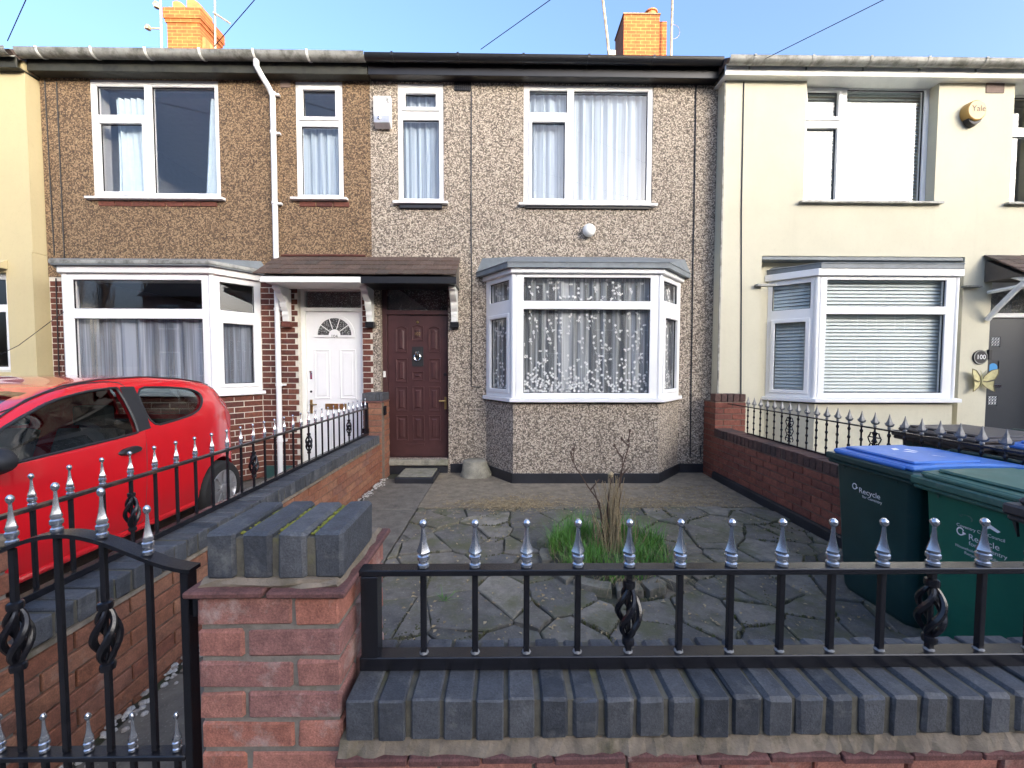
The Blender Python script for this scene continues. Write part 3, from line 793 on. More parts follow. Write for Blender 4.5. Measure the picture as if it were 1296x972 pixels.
solo("concrete_block", lump, M['doorstep'], "rounded lump of pale concrete between door step and bay", "concrete block", (-.44, -.15, 0), smooth=True)

# curtains of the middle house
curtain("net_curtain", XF(-1.44, .012, 3.62), "white net curtain gathered inside the narrow upstairs window beside the alarm box", 'netthick', .02, .58, .02, 1.5, .12, .016, 6, seed=3)
curtain("net_curtain", XF(.217, .012, 3.61), "white net curtain across the wide upstairs window above the lace bay", 'netthick', .02, 1.69, .02, 1.5, .13, .018, 15, seed=5)
def lace(name, m, L, label, seed, folds):
    t = thing(name, label, "curtain", tuple(m.translation))
    y0 = .10; mb = drape(m, .01, L-.01, .03, 1.52, y0, .016, folds, seed=seed, nz=2)
    c = obj("lace_sheet", mb, M['lace'], t, smooth=True)
    r = random.Random(seed); mo = MB(); mo.m = m
    def petal(x, y, z, a, l, w):
        ca, sa = math.cos(a), math.sin(a)
        q = [(0, 0), (l*.55, w), (l, 0), (l*.55, -w)]
        mo.poly([(x+u*ca-v*sa, y, z+u*sa+v*ca) for u, v in q])
    n = int(L*95)
    for k in range(n):
        x, z = r.uniform(.05, L-.05), r.uniform(.40, 1.47); a0 = r.uniform(0, 6.3)
        if r.random() < .45:
            for q in (.5, 1.0, 2.14, 2.64): petal(x, y0-.035, z, q + r.uniform(-.2, .2) + (PI if r.random() < .3 else 0), .028, .009)
        else:
            for q in range(5): petal(x, y0-.035, z, a0+q*2*PI/5, .019, .0065)
            petal(x, y0-.036, z-.03, -1.2, .05, .004)
    for k in range(int(L*190)):
        x, z = r.uniform(.03, L-.03), .05 + abs(r.gauss(0, .18))
        if z > .42: continue
        a0 = r.uniform(0, 6.3)
        for q in range(5): petal(x, y0-.034, z, a0+q*2*PI/5, .017, .006)
    ob = tag(obj("lace_motif", mo, M['motif'], t, weld=False), kind="stuff")
lace("lace_curtain", bw[1][1], bw[1][2], "lace curtain with white butterflies in the centre light of the bay window", 11, 13)
lace("lace_curtain", bw[0][1], bw[0][2], "narrow lace curtain in the left splay of the butterfly bay", 12, 5)
lace("lace_curtain", bw[2][1], bw[2][2], "narrow lace curtain in the right splay of the butterfly bay", 13, 5)

# ================================================================== LEFT HOUSE
hl = thing("terraced_house", "brown pebbledashed house with red brick ground floor and white front door", "house", (-3.9, 0, 0))
A0, A1 = -6.06, -1.80
obj("wall", MB().holes(A0, A1, 2.62, 5.28, .001, .09, [(-5.43, -3.77, 3.65, 5.165), (-2.775, -2.16, 3.66, 5.17)]), M['peb_left'], hl)
obj("inner_wall", MB().holes(A0, A1, 2.62, 5.28, .0905, .28, [(-5.432, -3.768, 3.648, 5.167), (-2.777, -2.158, 3.658, 5.172)]), M['room'], hl)
obj("mortar_wall", MB().holes(A0, A1, -.1, 2.619, .008, .28, [(-5.70, -3.33, 1.07, 2.60), (-2.80, -1.94, -.06, 2.56)]), M['mortar_white'], hl)
interior(hl, A0, A1)
roof_gutter(hl, A0, A1+.015, -.14, -.205, 5.345, 'greywhite', 'mossyfascia', r=.07, pitch=.66, brmat='whitepaint')
downpipe(hl, -3.035, -.055, -.06, 4.0, -.205, 5.33)
w = window(hl, XF(-5.43, .015, 3.65), 1.66, 1.515, [(.075, .69, 1.075, 1.435, False), (.105, .66, .085, .96, True), (.785, 1.60, .075, 1.435, False)])
sill(w, XF(-5.43, .015, 3.65), 1.66, 0, .08, .028)
w = window(hl, XF(-2.775, .015, 3.66), .615, 1.51, [(.095, .52, 1.06, 1.40, True), (.065, .55, .06, .94, False)])
sill(w, XF(-2.775, .015, 3.66), .615, 0, .08, .028)
for x0, n, z in ((-5.36, 7, 3.545), (-2.74, 3, 3.555)):
    for k in range(n): brick(hl, "sill_brick", .208, .05, .062, (x0+k*.222, -.012, z), 0, M['brick_house'], .004)
obj("air_vent", MB().box(-2.96, -2.83, -.008, .02, 5.08, 5.17), M['airbrick'], hl)
for pts in ([(-5.985, -.006, 5.15), (-5.97, -.01, 4.0), (-5.96, -.008, 2.9)], [(-5.835, -.006, 5.12), (-5.83, -.01, 4.0), (-5.83, -.008, 2.9), (-5.86, -.012, 2.5), (-5.88, -.012, 1.3)], [(-5.95, -.012, 2.6), (-5.965, -.012, 1.3)]):
    obj("cable", MB().tube(pts, .007, 6), M['wire'], hl)
lw = bay(hl, -5.74, -5.39, -3.625, -3.285, -.45, 1.09, 2.57, 0, 'mortar_white',
    [(.045, .955, 1.02, 1.37, False), (.045, .955, .075, .90, False)],
    [(.14, .86, 1.02, 1.37, False), (.18, .82, .10, .86, True)],
    [(.14, .86, 1.02, 1.37, False), (.18, .82, .10, .86, True)], 2.665, 2.84, .085, fascia='whitepaint', rover=.10)
obj("bay_cornice", MB().prism([(-5.84, -.002, 2.668), (-5.455, -.545, 2.668), (-3.56, -.545, 2.668), (-3.17, -.002, 2.668)], (0, 0, .045)), M['greywhite'], hl, bevel=.006)
bh = M['brick_house']; bs = M['brick_house_s']
brick_face(hl, (-3.285, 0.008), (1, 0), .485, -.05, 35, bh, mat_s=bs, bond='stretch')
brick_face(hl, (-1.94, 0.008), (1, 0), .14, -.05, 35, bh, mat_s=bs, minlen=.03)
brick_face(hl, (-6.05, 0.008), (1, 0), .31, -.05, 35, bh, mat_s=bs)
d = Vector((-3.285+3.625, .45)).normalized()
brick_face(hl, (-3.625, -.45), (d.x, d.y), .56, -.05, 15, bh, mat_s=bs)
brick_face(hl, (-5.39, -.45), (1, 0), 1.765, -.05, 15, bh, mat_s=bs)
obj("plinth", MB().box(-3.28, -2.80, -.02, .0, -.08, .10), M['tealplinth'], hl)
# white door
df = obj("door_frame", MB().holes(-2.80, -1.94, -.06, 2.56, .085, .17, [(-2.745, -1.985, -.04, 2.195), (-2.745, -1.985, 2.245, 2.47)]), M['whitepaint'], hl, bevel=.004)
obj("fanlight_pane", MB().poly([(-2.75, .125, 2.24), (-1.98, .125, 2.24), (-1.98, .125, 2.475), (-2.75, .125, 2.475)]), M['obscure'], df)
door = obj("front_door", MB().box(-2.742, -1.988, .115, .155, -.035, 2.190), M['upvc'], hl, bevel=.003)
fx, fz = -2.355, 1.875
def arc(r0, r1, y0, y1, n=18, a0=0, a1=PI):
    mb = MB()
    for k in range(n):
        a, b = a0+(a1-a0)*k/n, a0+(a1-a0)*(k+1)/n
        mb.prism([(fx+r0*math.cos(a), y0, fz+r0*math.sin(a)), (fx+r1*math.cos(a), y0, fz+r1*math.sin(a)), (fx+r1*math.cos(b), y0, fz+r1*math.sin(b)), (fx+r0*math.cos(b), y0, fz+r0*math.sin(b))], (0, y1-y0, 0))
    return mb
obj("fan_window", arc(.075, .235, .110, .1155), M['obscure'], door)
obj("fan_backing", arc(.075, .235, .1125, .1152), M['black'], door)
fr = arc(.232, .275, .098, .1155); fr.box(fx-.275, fx+.275, .098, .1155, fz-.032, fz-.003)
for q in (.2, .4, .6, .8): 
    a = PI*q; fr.tube([(fx+.085*math.cos(a), .108, fz+.085*math.sin(a)), (fx+.235*math.cos(a), .108, fz+.235*math.sin(a))], .005, 5)
obj("fan_frame", fr, M['upvc'], door)
obj("fan_centre", arc(.0, .078, .102, .1155), M['upvc'], door)
lettering("house_number", "104", .062, door, (fx, .096, fz-.02), (1, 0, 0), (0, 0, 1), M['blackpaint'])
for a, b in ((-2.64, -2.42), (-2.29, -2.07)):
    for z0, z1 in ((1.0, 1.68), (.16, .72)):
        mb = MB().holes(a, b, z0, z1, .104, .1155, [(a+.018, b-.018, z0+.018, z1-.018)]); mb.box(a+.045, b-.045, .106, .1155, z0+.045, z1-.045)
        obj("door_panel", mb, M['upvc'], door, bevel=.004)
obj("letter_plate", MB().box(-2.50, -2.21, .104, .116, .855, .935), M['brass'], door, bevel=.004)
obj("door_handle", MB().box(-2.705, -2.672, .102, .116, .80, .99).tube([(-2.69, .10, .925), (-2.69, .075, .925), (-2.60, .072, .925)], .010, 8), M['brass'], door)
obj("door_knocker", MB().lathe([(.014, 0), (.022, .02), (.012, .03)], (-2.685, .104, 1.36), 10).box(-2.70, -2.67, .108, .116, 1.27, 1.38), M['chrome'], door)
obj("lock", MB().lathe([(.016, 0), (.016, .008), (.010, .012)], (-2.69, .116, 1.10), 12, axis='Y'), M['black'], door)
# curtains of the left house
curtain("drape_curtain", XF(-5.43, .015, 3.65), "white drape hanging at the left of the brown house's wide upstairs window", 'drape', .20, .62, .03, 1.36, .13, .02, 5, seed=31, edge_l=.04, edge_r=.06)
curtain("drape_curtain", XF(-5.43, .015, 3.65), "white drape pulled to the right of the brown house's wide upstairs window", 'drape', 1.44, 1.64, .02, 1.36, .13, .018, 3, seed=32, edge_l=-.0, edge_r=0., skew=-.10)
curtain("net_curtain", XF(-2.775, .015, 3.66), "white net curtain filling the brown house's narrow upstairs window", 'netthick', .03, .58, .02, 1.02, .12, .02, 5, seed=33)
m = lw[1][1]; curtain("net_curtain", m, "sagging grey net curtain behind the lower pane of the brick bay", 'net', .02, lw[1][2]-.02, .03, .98, .10, .018, 9, seed=34)
m = lw[2][1]; curtain("net_curtain", m, "grey net curtain in the right splay of the brick bay", 'net', .02, lw[2][2]-.02, .03, .95, .10, .014, 4, seed=35)
m = lw[0][1]; curtain("net_curtain", m, "grey net curtain in the far left splay of the brick bay", 'net', .02, lw[0][2]-.02, .03, .95, .10, .014, 4, seed=36)

# ------------------------------------------------------------------ tiled porch canopy over both doors
cn = thing("porch_canopy", "brown tiled porch canopy with half white, half black fascia over two front doors", "canopy", (-1.8, 0, 2.5))
ya, za, yb, zb = -.52, 2.545, 0.0, 2.885
slope = math.atan2(zb-za, yb-ya); ln = math.hypot(yb-ya, zb-za)
obj("decking", MB().prism([(-3.02, -.47, 2.50), (-3.02, -.002, 2.50), (-3.02, -.002, 2.86)], (2.38, 0, 0)), M['roomdark'], cn)
cols_n = 15; tw = (3.06-.62)/cols_n
for row in range(4):
    for c in range(cols_n + (row % 2)):
        x = -3.06 + (c - (.5 if row % 2 else 0))*tw; x0, x1 = max(x, -3.06), min(x+tw, -.62)
        if x1-x0 < .02: continue
        s0 = row*ln/4; l = ln/4 + .045
        wv = round(x1-x0, 3)
        me = shared(("tile", wv), lambda: MB().box(.001, wv-.001, 0, l, 0, .016).mesh("roof_tile", M['tile'], bevel=.003))
        put("roof_tile", me, cn, (x0, ya+s0*math.cos(slope), za+s0*math.sin(slope)+.012+random.uniform(-.002, .004)), (slope-.055+random.uniform(-.01, .01), random.uniform(-.008, .008), 0))
obj("flashing", MB().tube([(-2.99, -.012, 2.915), (-2.3, -.012, 2.92), (-1.88, -.012, 2.918)], .016, 6), M['brick_house'], cn)
obj("fascia", MB().box(-2.99, -1.775, -.505, -.48, 2.465, 2.535).box(-2.97, -1.79, -.48, -.003, 2.475, 2.495), M['whitepaint'], cn, bevel=.004)["label"] = "white half of the canopy fascia"
obj("fascia", MB().box(-1.772, -.615, -.508, -.48, 2.455, 2.54).box(-1.78, -.63, -.48, -.003, 2.47, 2.49), M['blackpaint'], cn, bevel=.004)["label"] = "black half of the canopy fascia"
def corbel(x, lab):
    prof = [(0, 2.04), (-.07, 2.04), (-.075, 2.10), (-.09, 2.13), (-.085, 2.17), (-.12, 2.22), (-.135, 2.26), (-.13, 2.29), (-.19, 2.33), (-.24, 2.37), (-.25, 2.41), (-.30, 2.43), (-.30, 2.465), (0, 2.465)]
    b = obj("bracket", MB().prism([(x, y-.003, z) for y, z in prof], (.085, 0, 0)), M['whitepaint'], cn, bevel=.004)
    obj("bracket_block", MB().box(x-.012, x+.10, -.085, -.003, 1.965, 2.038), M['blackpaint' if lab else 'brick_house'], b, bevel=.004)
    return b
corbel(-2.96, 0); corbel(-1.86, 1); corbel(-.74, 1)

# ================================================================== RIGHT HOUSE
hr = thing("terraced_house", "smooth cream rendered house with deep window reveals and white blinds", "house", (5.2, 0, 0))
B0, B1 = 2.79, 7.6
RY = -.17
obj("wall", MB().holes(B0, B1, -.05, 5.28, RY, .0, [(3.85, 5.575, 3.60, 5.19), (6.57, 7.25, 3.60, 5.19), (3.33, 6.02, -.06, 2.905), (6.40, 7.25, -.06, 2.60)]), M['cream'], hr)
obj("inner_wall", MB().holes(B0, B1, -.05, 5.28, .001, .28, [(3.86, 5.58, 3.60, 5.20), (6.57, 7.25, 3.60, 5.19), (3.62, 5.96, 1.05, 2.60), (6.40, 7.25, -.06, 2.60)]), M['cream'], hr)
interior(hr, B0, B1)
roof_gutter(hr, B0-.06, B1, -.28, -.345, 5.255, 'greywhite', 'whitepaint', r=.062, pitch=.72, fz=(5.115, 5.24))
obj("roof_lip", MB().box(B0, B1, -.27, .1, 5.262, 5.30), M['lead'], hr)
w = window(hr, XF(3.852, -.05, 3.60), 1.735, 1.60, [(.09, .50, 1.15, 1.47, True), (.09, .50, .075, 1.0, True), (.63, 1.665, .06, 1.51, False)])
obj("sill", MB().prism([(3.79, RY-.06, 3.60), (3.79, .05, 3.612), (3.79, .05, 3.575), (3.79, RY-.06, 3.575)], (1.86, 0, 0)), M['greywhite'], w)
w = window(hr, XF(6.57, .05, 3.60), .68, 1.59, [(.06, .58, 1.10, 1.50, False), (.06, .58, .07, .98, False)])
obj("sill", MB().prism([(6.50, RY-.06, 3.60), (6.50, .05, 3.612), (6.50, .05, 3.575), (6.50, RY-.06, 3.575)], (.82, 0, 0)), M['greywhite'], w)
rw = bay(hr, 3.53, 3.93, 5.715, 6.02, -.38, 1.02, 2.60, 0, 'cream',
    [(.05, .93, 1.17, 1.50, False), (.05, .93, .07, 1.07, False)],
    [(.10, .90, 1.15, 1.48, False), (.18, .82, .10, .98, True)],
    [(.14, .86, 1.15, 1.48, False), (.18, .82, .10, .98, True)], 2.70, 2.80, .05, rover=.02)
obj("bay_shelf", MB().box(3.24, 3.48, -.24, -.1705, 2.50, 2.53), M['greywhite'], hr, bevel=.004)
obj("bay_shelf", MB().box(5.98, 6.2, -.24, -.1705, 2.50, 2.525), M['greywhite'], hr, bevel=.004)
obj("lead_flashing", MB().box(3.34, 6.01, -.16, -.003, 2.86, 2.90), M['lead'], hr)
obj("air_vent", MB().box(6.185, 6.42, RY-.008, RY+.02, 5.0, 5.135), M['airbrick'], hr)
obj("cable", MB().tube([(3.03, RY-.006, 5.10), (3.04, RY-.008, 3.5), (3.07, RY-.006, 2.4), (3.10, RY-.008, 1.0)], .007, 6), M['wire'], hr)
obj("render_bead", MB().box(B0-.006, B0+.012, RY-.006, RY+.012, .9, 5.11), M['greywhite'], hr)
# grey front door
df = obj("door_frame", MB().holes(6.40, 7.25, -.05, 2.60, -.06, .03, [(6.45, 7.20, -.03, 2.13), (6.45, 7.20, 2.19, 2.52)]), M['upvc'], hr, bevel=.004)
obj("fanlight_pane", MB().poly([(6.44, -.02, 2.18), (7.21, -.02, 2.18), (7.21, -.02, 2.53), (6.44, -.02, 2.53)]), M['obscure'], df)
door = obj("front_door", MB().box(6.455, 7.195, -.03, .01, -.02, 2.125), M['greydoor'], hr, bevel=.003)
for z in (1.80, 1.47, 1.0):
    obj("door_light", MB().holes(6.56, 6.74, z-.095, z+.095, -.038, -.0305, [(6.585, 6.715, z-.07, z+.07)]), M['greydoor'], door)
    if z != 1.47:
        g = MB()
        for i in range(3):
            for j in range(3): g.tube([(6.60+i*.04, -.036, z-.05+j*.04), (6.625+i*.04, -.036, z-.02+j*.04)], .005, 4).tube([(6.625+i*.04, -.036, z-.05+j*.04), (6.60+i*.04, -.036, z-.02+j*.04)], .004, 4)
        obj("glass_motif", g, M['white'], door)
obj("blue_sticker", MB().lathe([(.062, 0), (.062, .003)], (6.64, -.031, 1.45), 16, axis='Y'), M['bluelabel'], door)
obj("letter_plate", MB().box(6.50, 6.76, -.042, -.031, 1.18, 1.225), M['chrome'], door, bevel=.003)
obj("doorbell", MB().box(6.375, 6.42, -.20, RY-.001, 1.56, 1.69), M['black'], hr, bevel=.004)
# its porch canopy
c2 = thing("porch_canopy", "brown tiled porch canopy on a white timber bracket over the grey front door", "canopy", (6.9, -.17, 2.6))
for row in range(4):
    for c in range(8):
        x = 6.26 + c*.165; s0 = row*.12
        put("roof_tile", shared(("tile2",), lambda: MB().box(.001, .164, 0, .17, 0, .016).mesh("roof_tile", M['tile'], bevel=.003)), c2, (x, -.62+s0*.85, 2.60+s0*.62+random.uniform(0, .004)), (R(33), random.uniform(-.01, .01), 0))
obj("decking", MB().prism([(6.29, -.58, 2.575), (6.29, RY-.003, 2.575), (6.29, RY-.003, 2.86)], (1.25, 0, 0)), M['roomdark'], c2)
obj("fascia", MB().box(6.30, 7.6, -.61, -.585, 2.50, 2.59), M['whitepaint'], c2, bevel=.004)
br = MB().tube([(6.335, -.19, 2.08), (6.335, -.30, 2.22), (6.335, -.48, 2.42), (6.335, -.56, 2.50)], .032, 6).tube([(6.335, -.19, 2.44), (6.335, -.57, 2.46)], .026, 6).tube([(6.335, -.18, 2.74), (6.335, -.58, 2.52)], .028, 6)
obj("bracket", br, M['whitepaint'], c2)
# blinds
def blind(m, x0, x1, z0, z1, y, pitch, label, tilt=R(52), w=.046):
    t = thing("venetian_blind", label, "blind", tuple(m @ Vector((0, y, 0))))
    L = round(x1-x0, 3); n = int((z1-z0)/pitch)
    me = shared(("slat", L, tilt), lambda: MB().prism([(0, -w/2, 0), (0, 0, .004), (0, w/2, 0), (0, w/2, -.0012), (0, 0, .0028), (0, -w/2, -.0012)], (L, 0, 0)).mesh("slat", M['blind']))
    rot = math.atan2(m[1][0], m[0][0])
    for k in range(n):
        p = m @ Vector((x0, y, z1-.03-k*pitch))
        put("slat", me, t, p, (tilt+random.uniform(-.02, .02), random.uniform(-.001, .001), rot))
    hb = MB(); hb.m = m; hb.box(x0, x1, y-.025, y+.025, z1-.012, z1+.03); obj("head_rail", hb, M['blind'], t)
    cd = MB(); cd.m = m
    for q in (.12, .5, .88): cd.tube([(x0+(x1-x0)*q, y-.026, z0), (x0+(x1-x0)*q, y-.026, z1)], .0015, 4)
    obj("ladder_cord", cd, M['blind'], t)
W2 = XF(3.852, -.05, 3.60)
blind(W2, .03, .565, .03, 1.52, .10, .046, "closed white blind in the narrow left lights of the cream house's upstairs window", R(57))
blind(W2, .58, 1.69, .03, 1.52, .10, .046, "closed white blind in the wide light of the cream house's upstairs window", R(57))
blind(XF(6.57, .05, 3.60), .03, .35, .03, 1.52, .10, .046, "closed white blind in the upstairs window beside the round yellow alarm", R(57))
blind(rw[1][1], .03, rw[1][2]-.03, .04, 1.53, .10, .045, "white slatted blind across the centre light of the cream house's bay", R(62))
blind(rw[0][1], .03, rw[0][2]-.03, .04, 1.53, .10, .045, "narrow white slatted blind in the left splay of the cream house's bay", R(62))
blind(rw[2][1], .03, rw[2][2]-.03, .04, 1.53, .10, .045, "narrow white slatted blind in the right splay of the cream house's bay", R(62))

# ================================================================== FAR LEFT HOUSE
hf = thing("terraced_house", "yellow cream rendered house at the left edge of the terrace", "house", (-8.4, 0, 0))
E0, E1 = -10.8, -6.075
obj("wall", MB().holes(E0, E1, 2.90, 5.28, -.15, .1, [(-9.9, -8.4, 3.65, 5.16)]), M['cream2'], hf)
obj("lower_wall", MB().holes(E0, E1+.0, -.1, 2.895, -.165, .1, [(-9.4, -6.41, 1.36, 2.64)]), M['cream2'], hf)
obj("return_wall", MB().box(E1-.25, E1, .102, 4, -.1, 5.2), M['cream2'], hf)
interior(hf, E0, E1-.26)
roof_gutter(hf, E0, E1+.012, -.24, -.305, 5.285, 'greywhite', 'mossyfascia', pitch=.66, fz=(5.13, 5.275), brmat='whitepaint')
window(hf, XF(-9.4, -.10, 1.36), 2.99, 1.28, [(.08, 1.4, .07, .78, False), (1.5, 2.90, .07, .78, True), (.08, 1.4, .88, 1.2, False), (1.5, 2.90, .88, 1.2, False)])
window(hf, XF(-9.9, -.08, 3.65), 1.5, 1.51, [(.08, .7, .08, 1.43, False), (.8, 1.42, .08, 1.43, False)])
obj("hood", MB().prism([(-9.6, -.168, 2.80), (-9.6, -.30, 2.70), (-9.6, -.30, 2.68), (-9.6, -.168, 2.68)], (3.22, 0, 0)), M['cream2'], hf)

# chimneys belong to the roofs they stand on
c = chimney(hl, -7.72, -6.98, 4.15, 4.85, 7.6, 9.22, [(-7.15, 4.4, .26, .17, True), (-7.55, 4.5, .30, .17, True)])
obj("flashing", MB().box(-6.975, -6.90, 4.2, 4.8, 8.0, 8.95).prism([(-6.97, 4.3, 9.0), (-6.62, 4.5, 8.6), (-6.45, 4.6, 8.2), (-6.97, 4.4, 8.2)], (0, .4, 0)), M['pot'], c)
c = chimney(hm, 2.69, 3.52, 4.2, 4.95, 7.6, 9.28, [(3.38, 4.4, .20, .14, False), (2.98, 4.5, .10, .12, False)], corbel=.0)
obj("chimney_pier", MB().box(3.525, 3.72, 4.28, 4.9, 7.6, 9.5), M['chimney'], c)
# ================================================================== BOUNDARY WALLS
# front wall
FY = -4.585
fwl = thing("garden_wall", "low front wall capped with blue-grey bricks on edge under black railings", "wall", (1.2, -4.5, 0))
obj("mortar_core", MB().box(-.392, 2.78, FY+.022, FY+.19, -.1, .529), M['mortar'], fwl)
brick_face(fwl, (-.385, FY+.015), (1, 0), 3.15, -.002, 7, M['brick_pier'], depth=.09, bev=.004)
brick_face(fwl, (2.77, FY+.197), (-1, 0), 3.15, -.002, 7, M['brick_pier'], depth=.07, bev=.004)
for k in range(19):
    x = -.392 + k*.168
    put("creasing_tile", shared(("ct",), lambda: MB().box(0, .164, 0, .255, 0, .018).mesh("creasing_tile", M['creasing'], bevel=.003)), fwl, (x, FY-.020+random.uniform(-.004, .004), .530+random.uniform(0, .002)), (random.uniform(-.01, .01), random.uniform(-.01, .01), 0))
fl = MB(); rg = random.Random(4); n = 150
lo, hi = [], []
for k in range(n+1):
    x = -.388 + k*3.16/n
    lo.append((x, FY-.012+rg.uniform(-.006, .006), .549)); hi.append((x, FY+.006+rg.uniform(-.004, .004), .578+rg.uniform(-.004, .004)))
a = fl._a(lo); b = fl._a(hi); c = fl._a([(p[0], FY+.235, .575) for p in lo]); d2 = fl._a([(p[0], FY+.24, .549) for p in lo])
for k in range(n): fl.f += [(a+k, a+k+1, b+k+1, b+k), (b+k, b+k+1, c+k+1, c+k), (c+k, c+k+1, d2+k+1, d2+k)]
obj("cement_fillet", fl, M['fillet'], fwl)
def coping_row(parent, O, U, n, z, depth=.215, h=.098, t=.064, pitch=.0755, mat='blue', mort='mossjoint', mth=.006, bev=.006, into=1):
    ux, uy = U; rot = math.atan2(uy, ux)
    for k in range(n):
        jx = random.uniform(-.003, .003)
        brick(parent, "coping_brick", t+random.choice((-.003, 0, .002)), depth, h, (O[0]+ux*k*pitch-uy*jx, O[1]+uy*k*pitch-ux*jx, z+random.uniform(-.002, .003)), rot+random.uniform(-.012, .012), M[mat], bev*random.choice((.6, 1, 1.4)))
    mb = MB(); mb.m = Matrix.Translation((O[0], O[1], z)) @ Matrix.Rotation(rot, 4, 'Z')
    mb.box(.004, n*pitch-.016, mth+.004, depth-mth, .001, h-mth-.002)
    obj("coping_mortar", mb, M[mort], parent)
coping_row(fwl, (-.372, FY-.004), (1, 0), 42, .578)

# gate pier
gpw = thing("gate_pier", "red brick gate pier capped with four blue-grey bricks", "pier", (-.55, -4.4, 0))
PX, PY, PW = -.722, -4.568, .332
obj("mortar_core", MB().box(PX+.007, PX+PW-.007, PY+.007, PY+PW-.007, -.1, .915), M['mortar'], gpw)
for cidx in range(13):
    z = -.052 + cidx*.0745; s, h2 = .217, .104
    x1, y1 = PX+PW, PY+PW
    lay = ([((PX, PY), 0), ((x1, PY), 1), ((x1, y1), 2), ((PX, y1), 3)] if cidx % 2 == 0 else
           [((PX+h2+.011, PY), 0), ((x1, PY+h2+.011), 1), ((x1-h2-.011, y1), 2), ((PX, y1-h2-.011), 3)])
    for (px, py), q in lay:
        j = random.uniform(-.0015, .0015)
        brick(gpw, "brick", s, h2, .063, (px+j, py+j, z), q*PI/2, M['brick_pier'], .005)
# creasing course and cement
for k, (x, y, l, d) in enumerate([(PX-.018, PY-.020, .185, .37), (PX+.171, PY-.020, .185, .37)]):
    put("creasing_tile", MB().box(0, l-.004, 0, d, 0, .016).mesh("creasing_tile", M['creasing'], bevel=.004), gpw, (x, y, .917), (random.uniform(-.008, .008), random.uniform(-.008, .008), 0))
fl = MB(); rg = random.Random(9)
for q in range(4):
    ring0, ring1 = [], []
cx0, cy0 = PX+PW/2, PY+PW/2
rings = []
for (e, z, jit) in ((.166, .9335, .006), (.163, .940, .005), (.155, .950, .004)):
    pts = []
    for side in range(4):
        for k in range(8):
            t = -1 + 2*k/8; p = {0: (t, -1), 1: (1, t), 2: (-t, 1), 3: (-1, -t)}[side]
            pts.append((cx0+p[0]*(e+rg.uniform(-jit, jit)), cy0+p[1]*(e+rg.uniform(-jit, jit)), z+rg.uniform(-.002, .002)))
    rings.append(fl._a(pts))
for a, b in zip(rings[:-1], rings[1:]):
    for k in range(32): fl.f.append((a+k, a+(k+1) % 32, b+(k+1) % 32, b+k))
fl.f.append(tuple(rings[-1]+k for k in range(32)))
obj("cement_bed", fl, M['fillet'], gpw)
for k in range(4):
    brick(gpw, "coping_brick", .067, .225, .114, (-.706 + k*.0838, -4.556+random.uniform(-.003, .003), .946), random.uniform(-.012, .012), M['blue'], .007)
obj("coping_mortar", MB().box(-.70, -.395, -4.548, -4.335, .945, 1.043), M['mossjoint'], gpw)
ms = MB(); rg = random.Random(5)
for gap in (-.6315, -.5477, -.464):
    for k in range(46):
        x = gap+rg.gauss(0, .004); y = rg.choice((-4.50, -4.44, -4.40, -4.37))+rg.gauss(0, .022); r = rg.uniform(.002, .008)
        if not -4.535 < y < -4.34: continue
        if gap < -.6 and rg.random() < .6: continue
        ms.lathe([(r, 0), (r*.9, r*.4), (r*.3, r*.8)], (x, y, 1.046), 6)
M['moss'] = plain("yellow_green_moss", (.20, .20, .03), .95, var=.35, scale=40, bump=.4)
tag(obj("coping_moss", ms, M['moss'], gpw, weld=False, smooth=True), kind="stuff")
# left gate pier (mostly beyond the frame)
gl = thing("gate_pier", "brick gate pier at the left edge of the picture beside the wrought iron gate", "pier", (-1.72, -4.4, 0))
QX = -1.885
obj("mortar_core", MB().box(QX+.007, QX+PW-.007, PY+.007, PY+PW-.007, -.1, .885), M['mortar'], gl)
for cidx in range(13):
    z = -.082 + cidx*.0745; x1, y1 = QX+PW, PY+PW; h2 = .104
    lay = ([((QX, PY), 0), ((x1, PY), 1), ((x1, y1), 2), ((QX, y1), 3)] if cidx % 2 == 0 else
           [((QX+h2+.011, PY), 0), ((x1, PY+h2+.011), 1), ((x1-h2-.011, y1), 2), ((QX, y1-h2-.011), 3)])
    for (px, py), q in lay: brick(gl, "brick", .217, h2, .063, (px, py, z), q*PI/2, M['brick_orange'], .005)
obj("cement_bed", MB().box(QX-.012, QX+PW+.012, PY-.012, PY+PW+.012, .889, .925), M['fillet'], gl, bevel=.008)
for k in range(4): brick(gl, "coping_brick", .068, .31, .10, (QX+.006+k*.0838, PY+.01, .927), 0, M['blue'], .007)

# left boundary wall
lwf = thing("garden_wall", "orange brick boundary wall with dark blue-grey capping between path and red car", "wall", (-1.72, -2.3, 0))
obj("mortar_core", MB().box(-1.812, -1.628, -4.22, -.31, -.15, .462), M['mortar_dark'], lwf)
brick_face(lwf, (-1.622, -4.225), (0, 1), 3.9, -.065, 7, M['brick_orange'], depth=.09, mat_s=M['brick_orange_s'], bev=.003)
brick_face(lwf, (-1.818, -.32), (0, -1), 3.9, -.14, 8, M['brick_orange'], depth=.08, mat_s=M['brick_orange_s'], bev=0)
obj("cement_fillet", MB().prism([(-1.605, -4.22, .462), (-1.612, -4.22, .477), (-1.83, -4.22, .477), (-1.835, -4.22, .462)], (0, 3.9, 0)), M['fillet'], lwf)
coping_row(lwf, (-1.612, -4.21), (0, 1), 51, .478, depth=.215, h=.096)
lpier = thing("wall_pier", "small orange brick pier with black brackets between the white and brown front doors", "pier", (-1.72, -.2, 0))
obj("mortar_core", MB().box(-1.825, -1.592, -.325, -.003, -.1, 1.0), M['mortar_dark'], lpier)
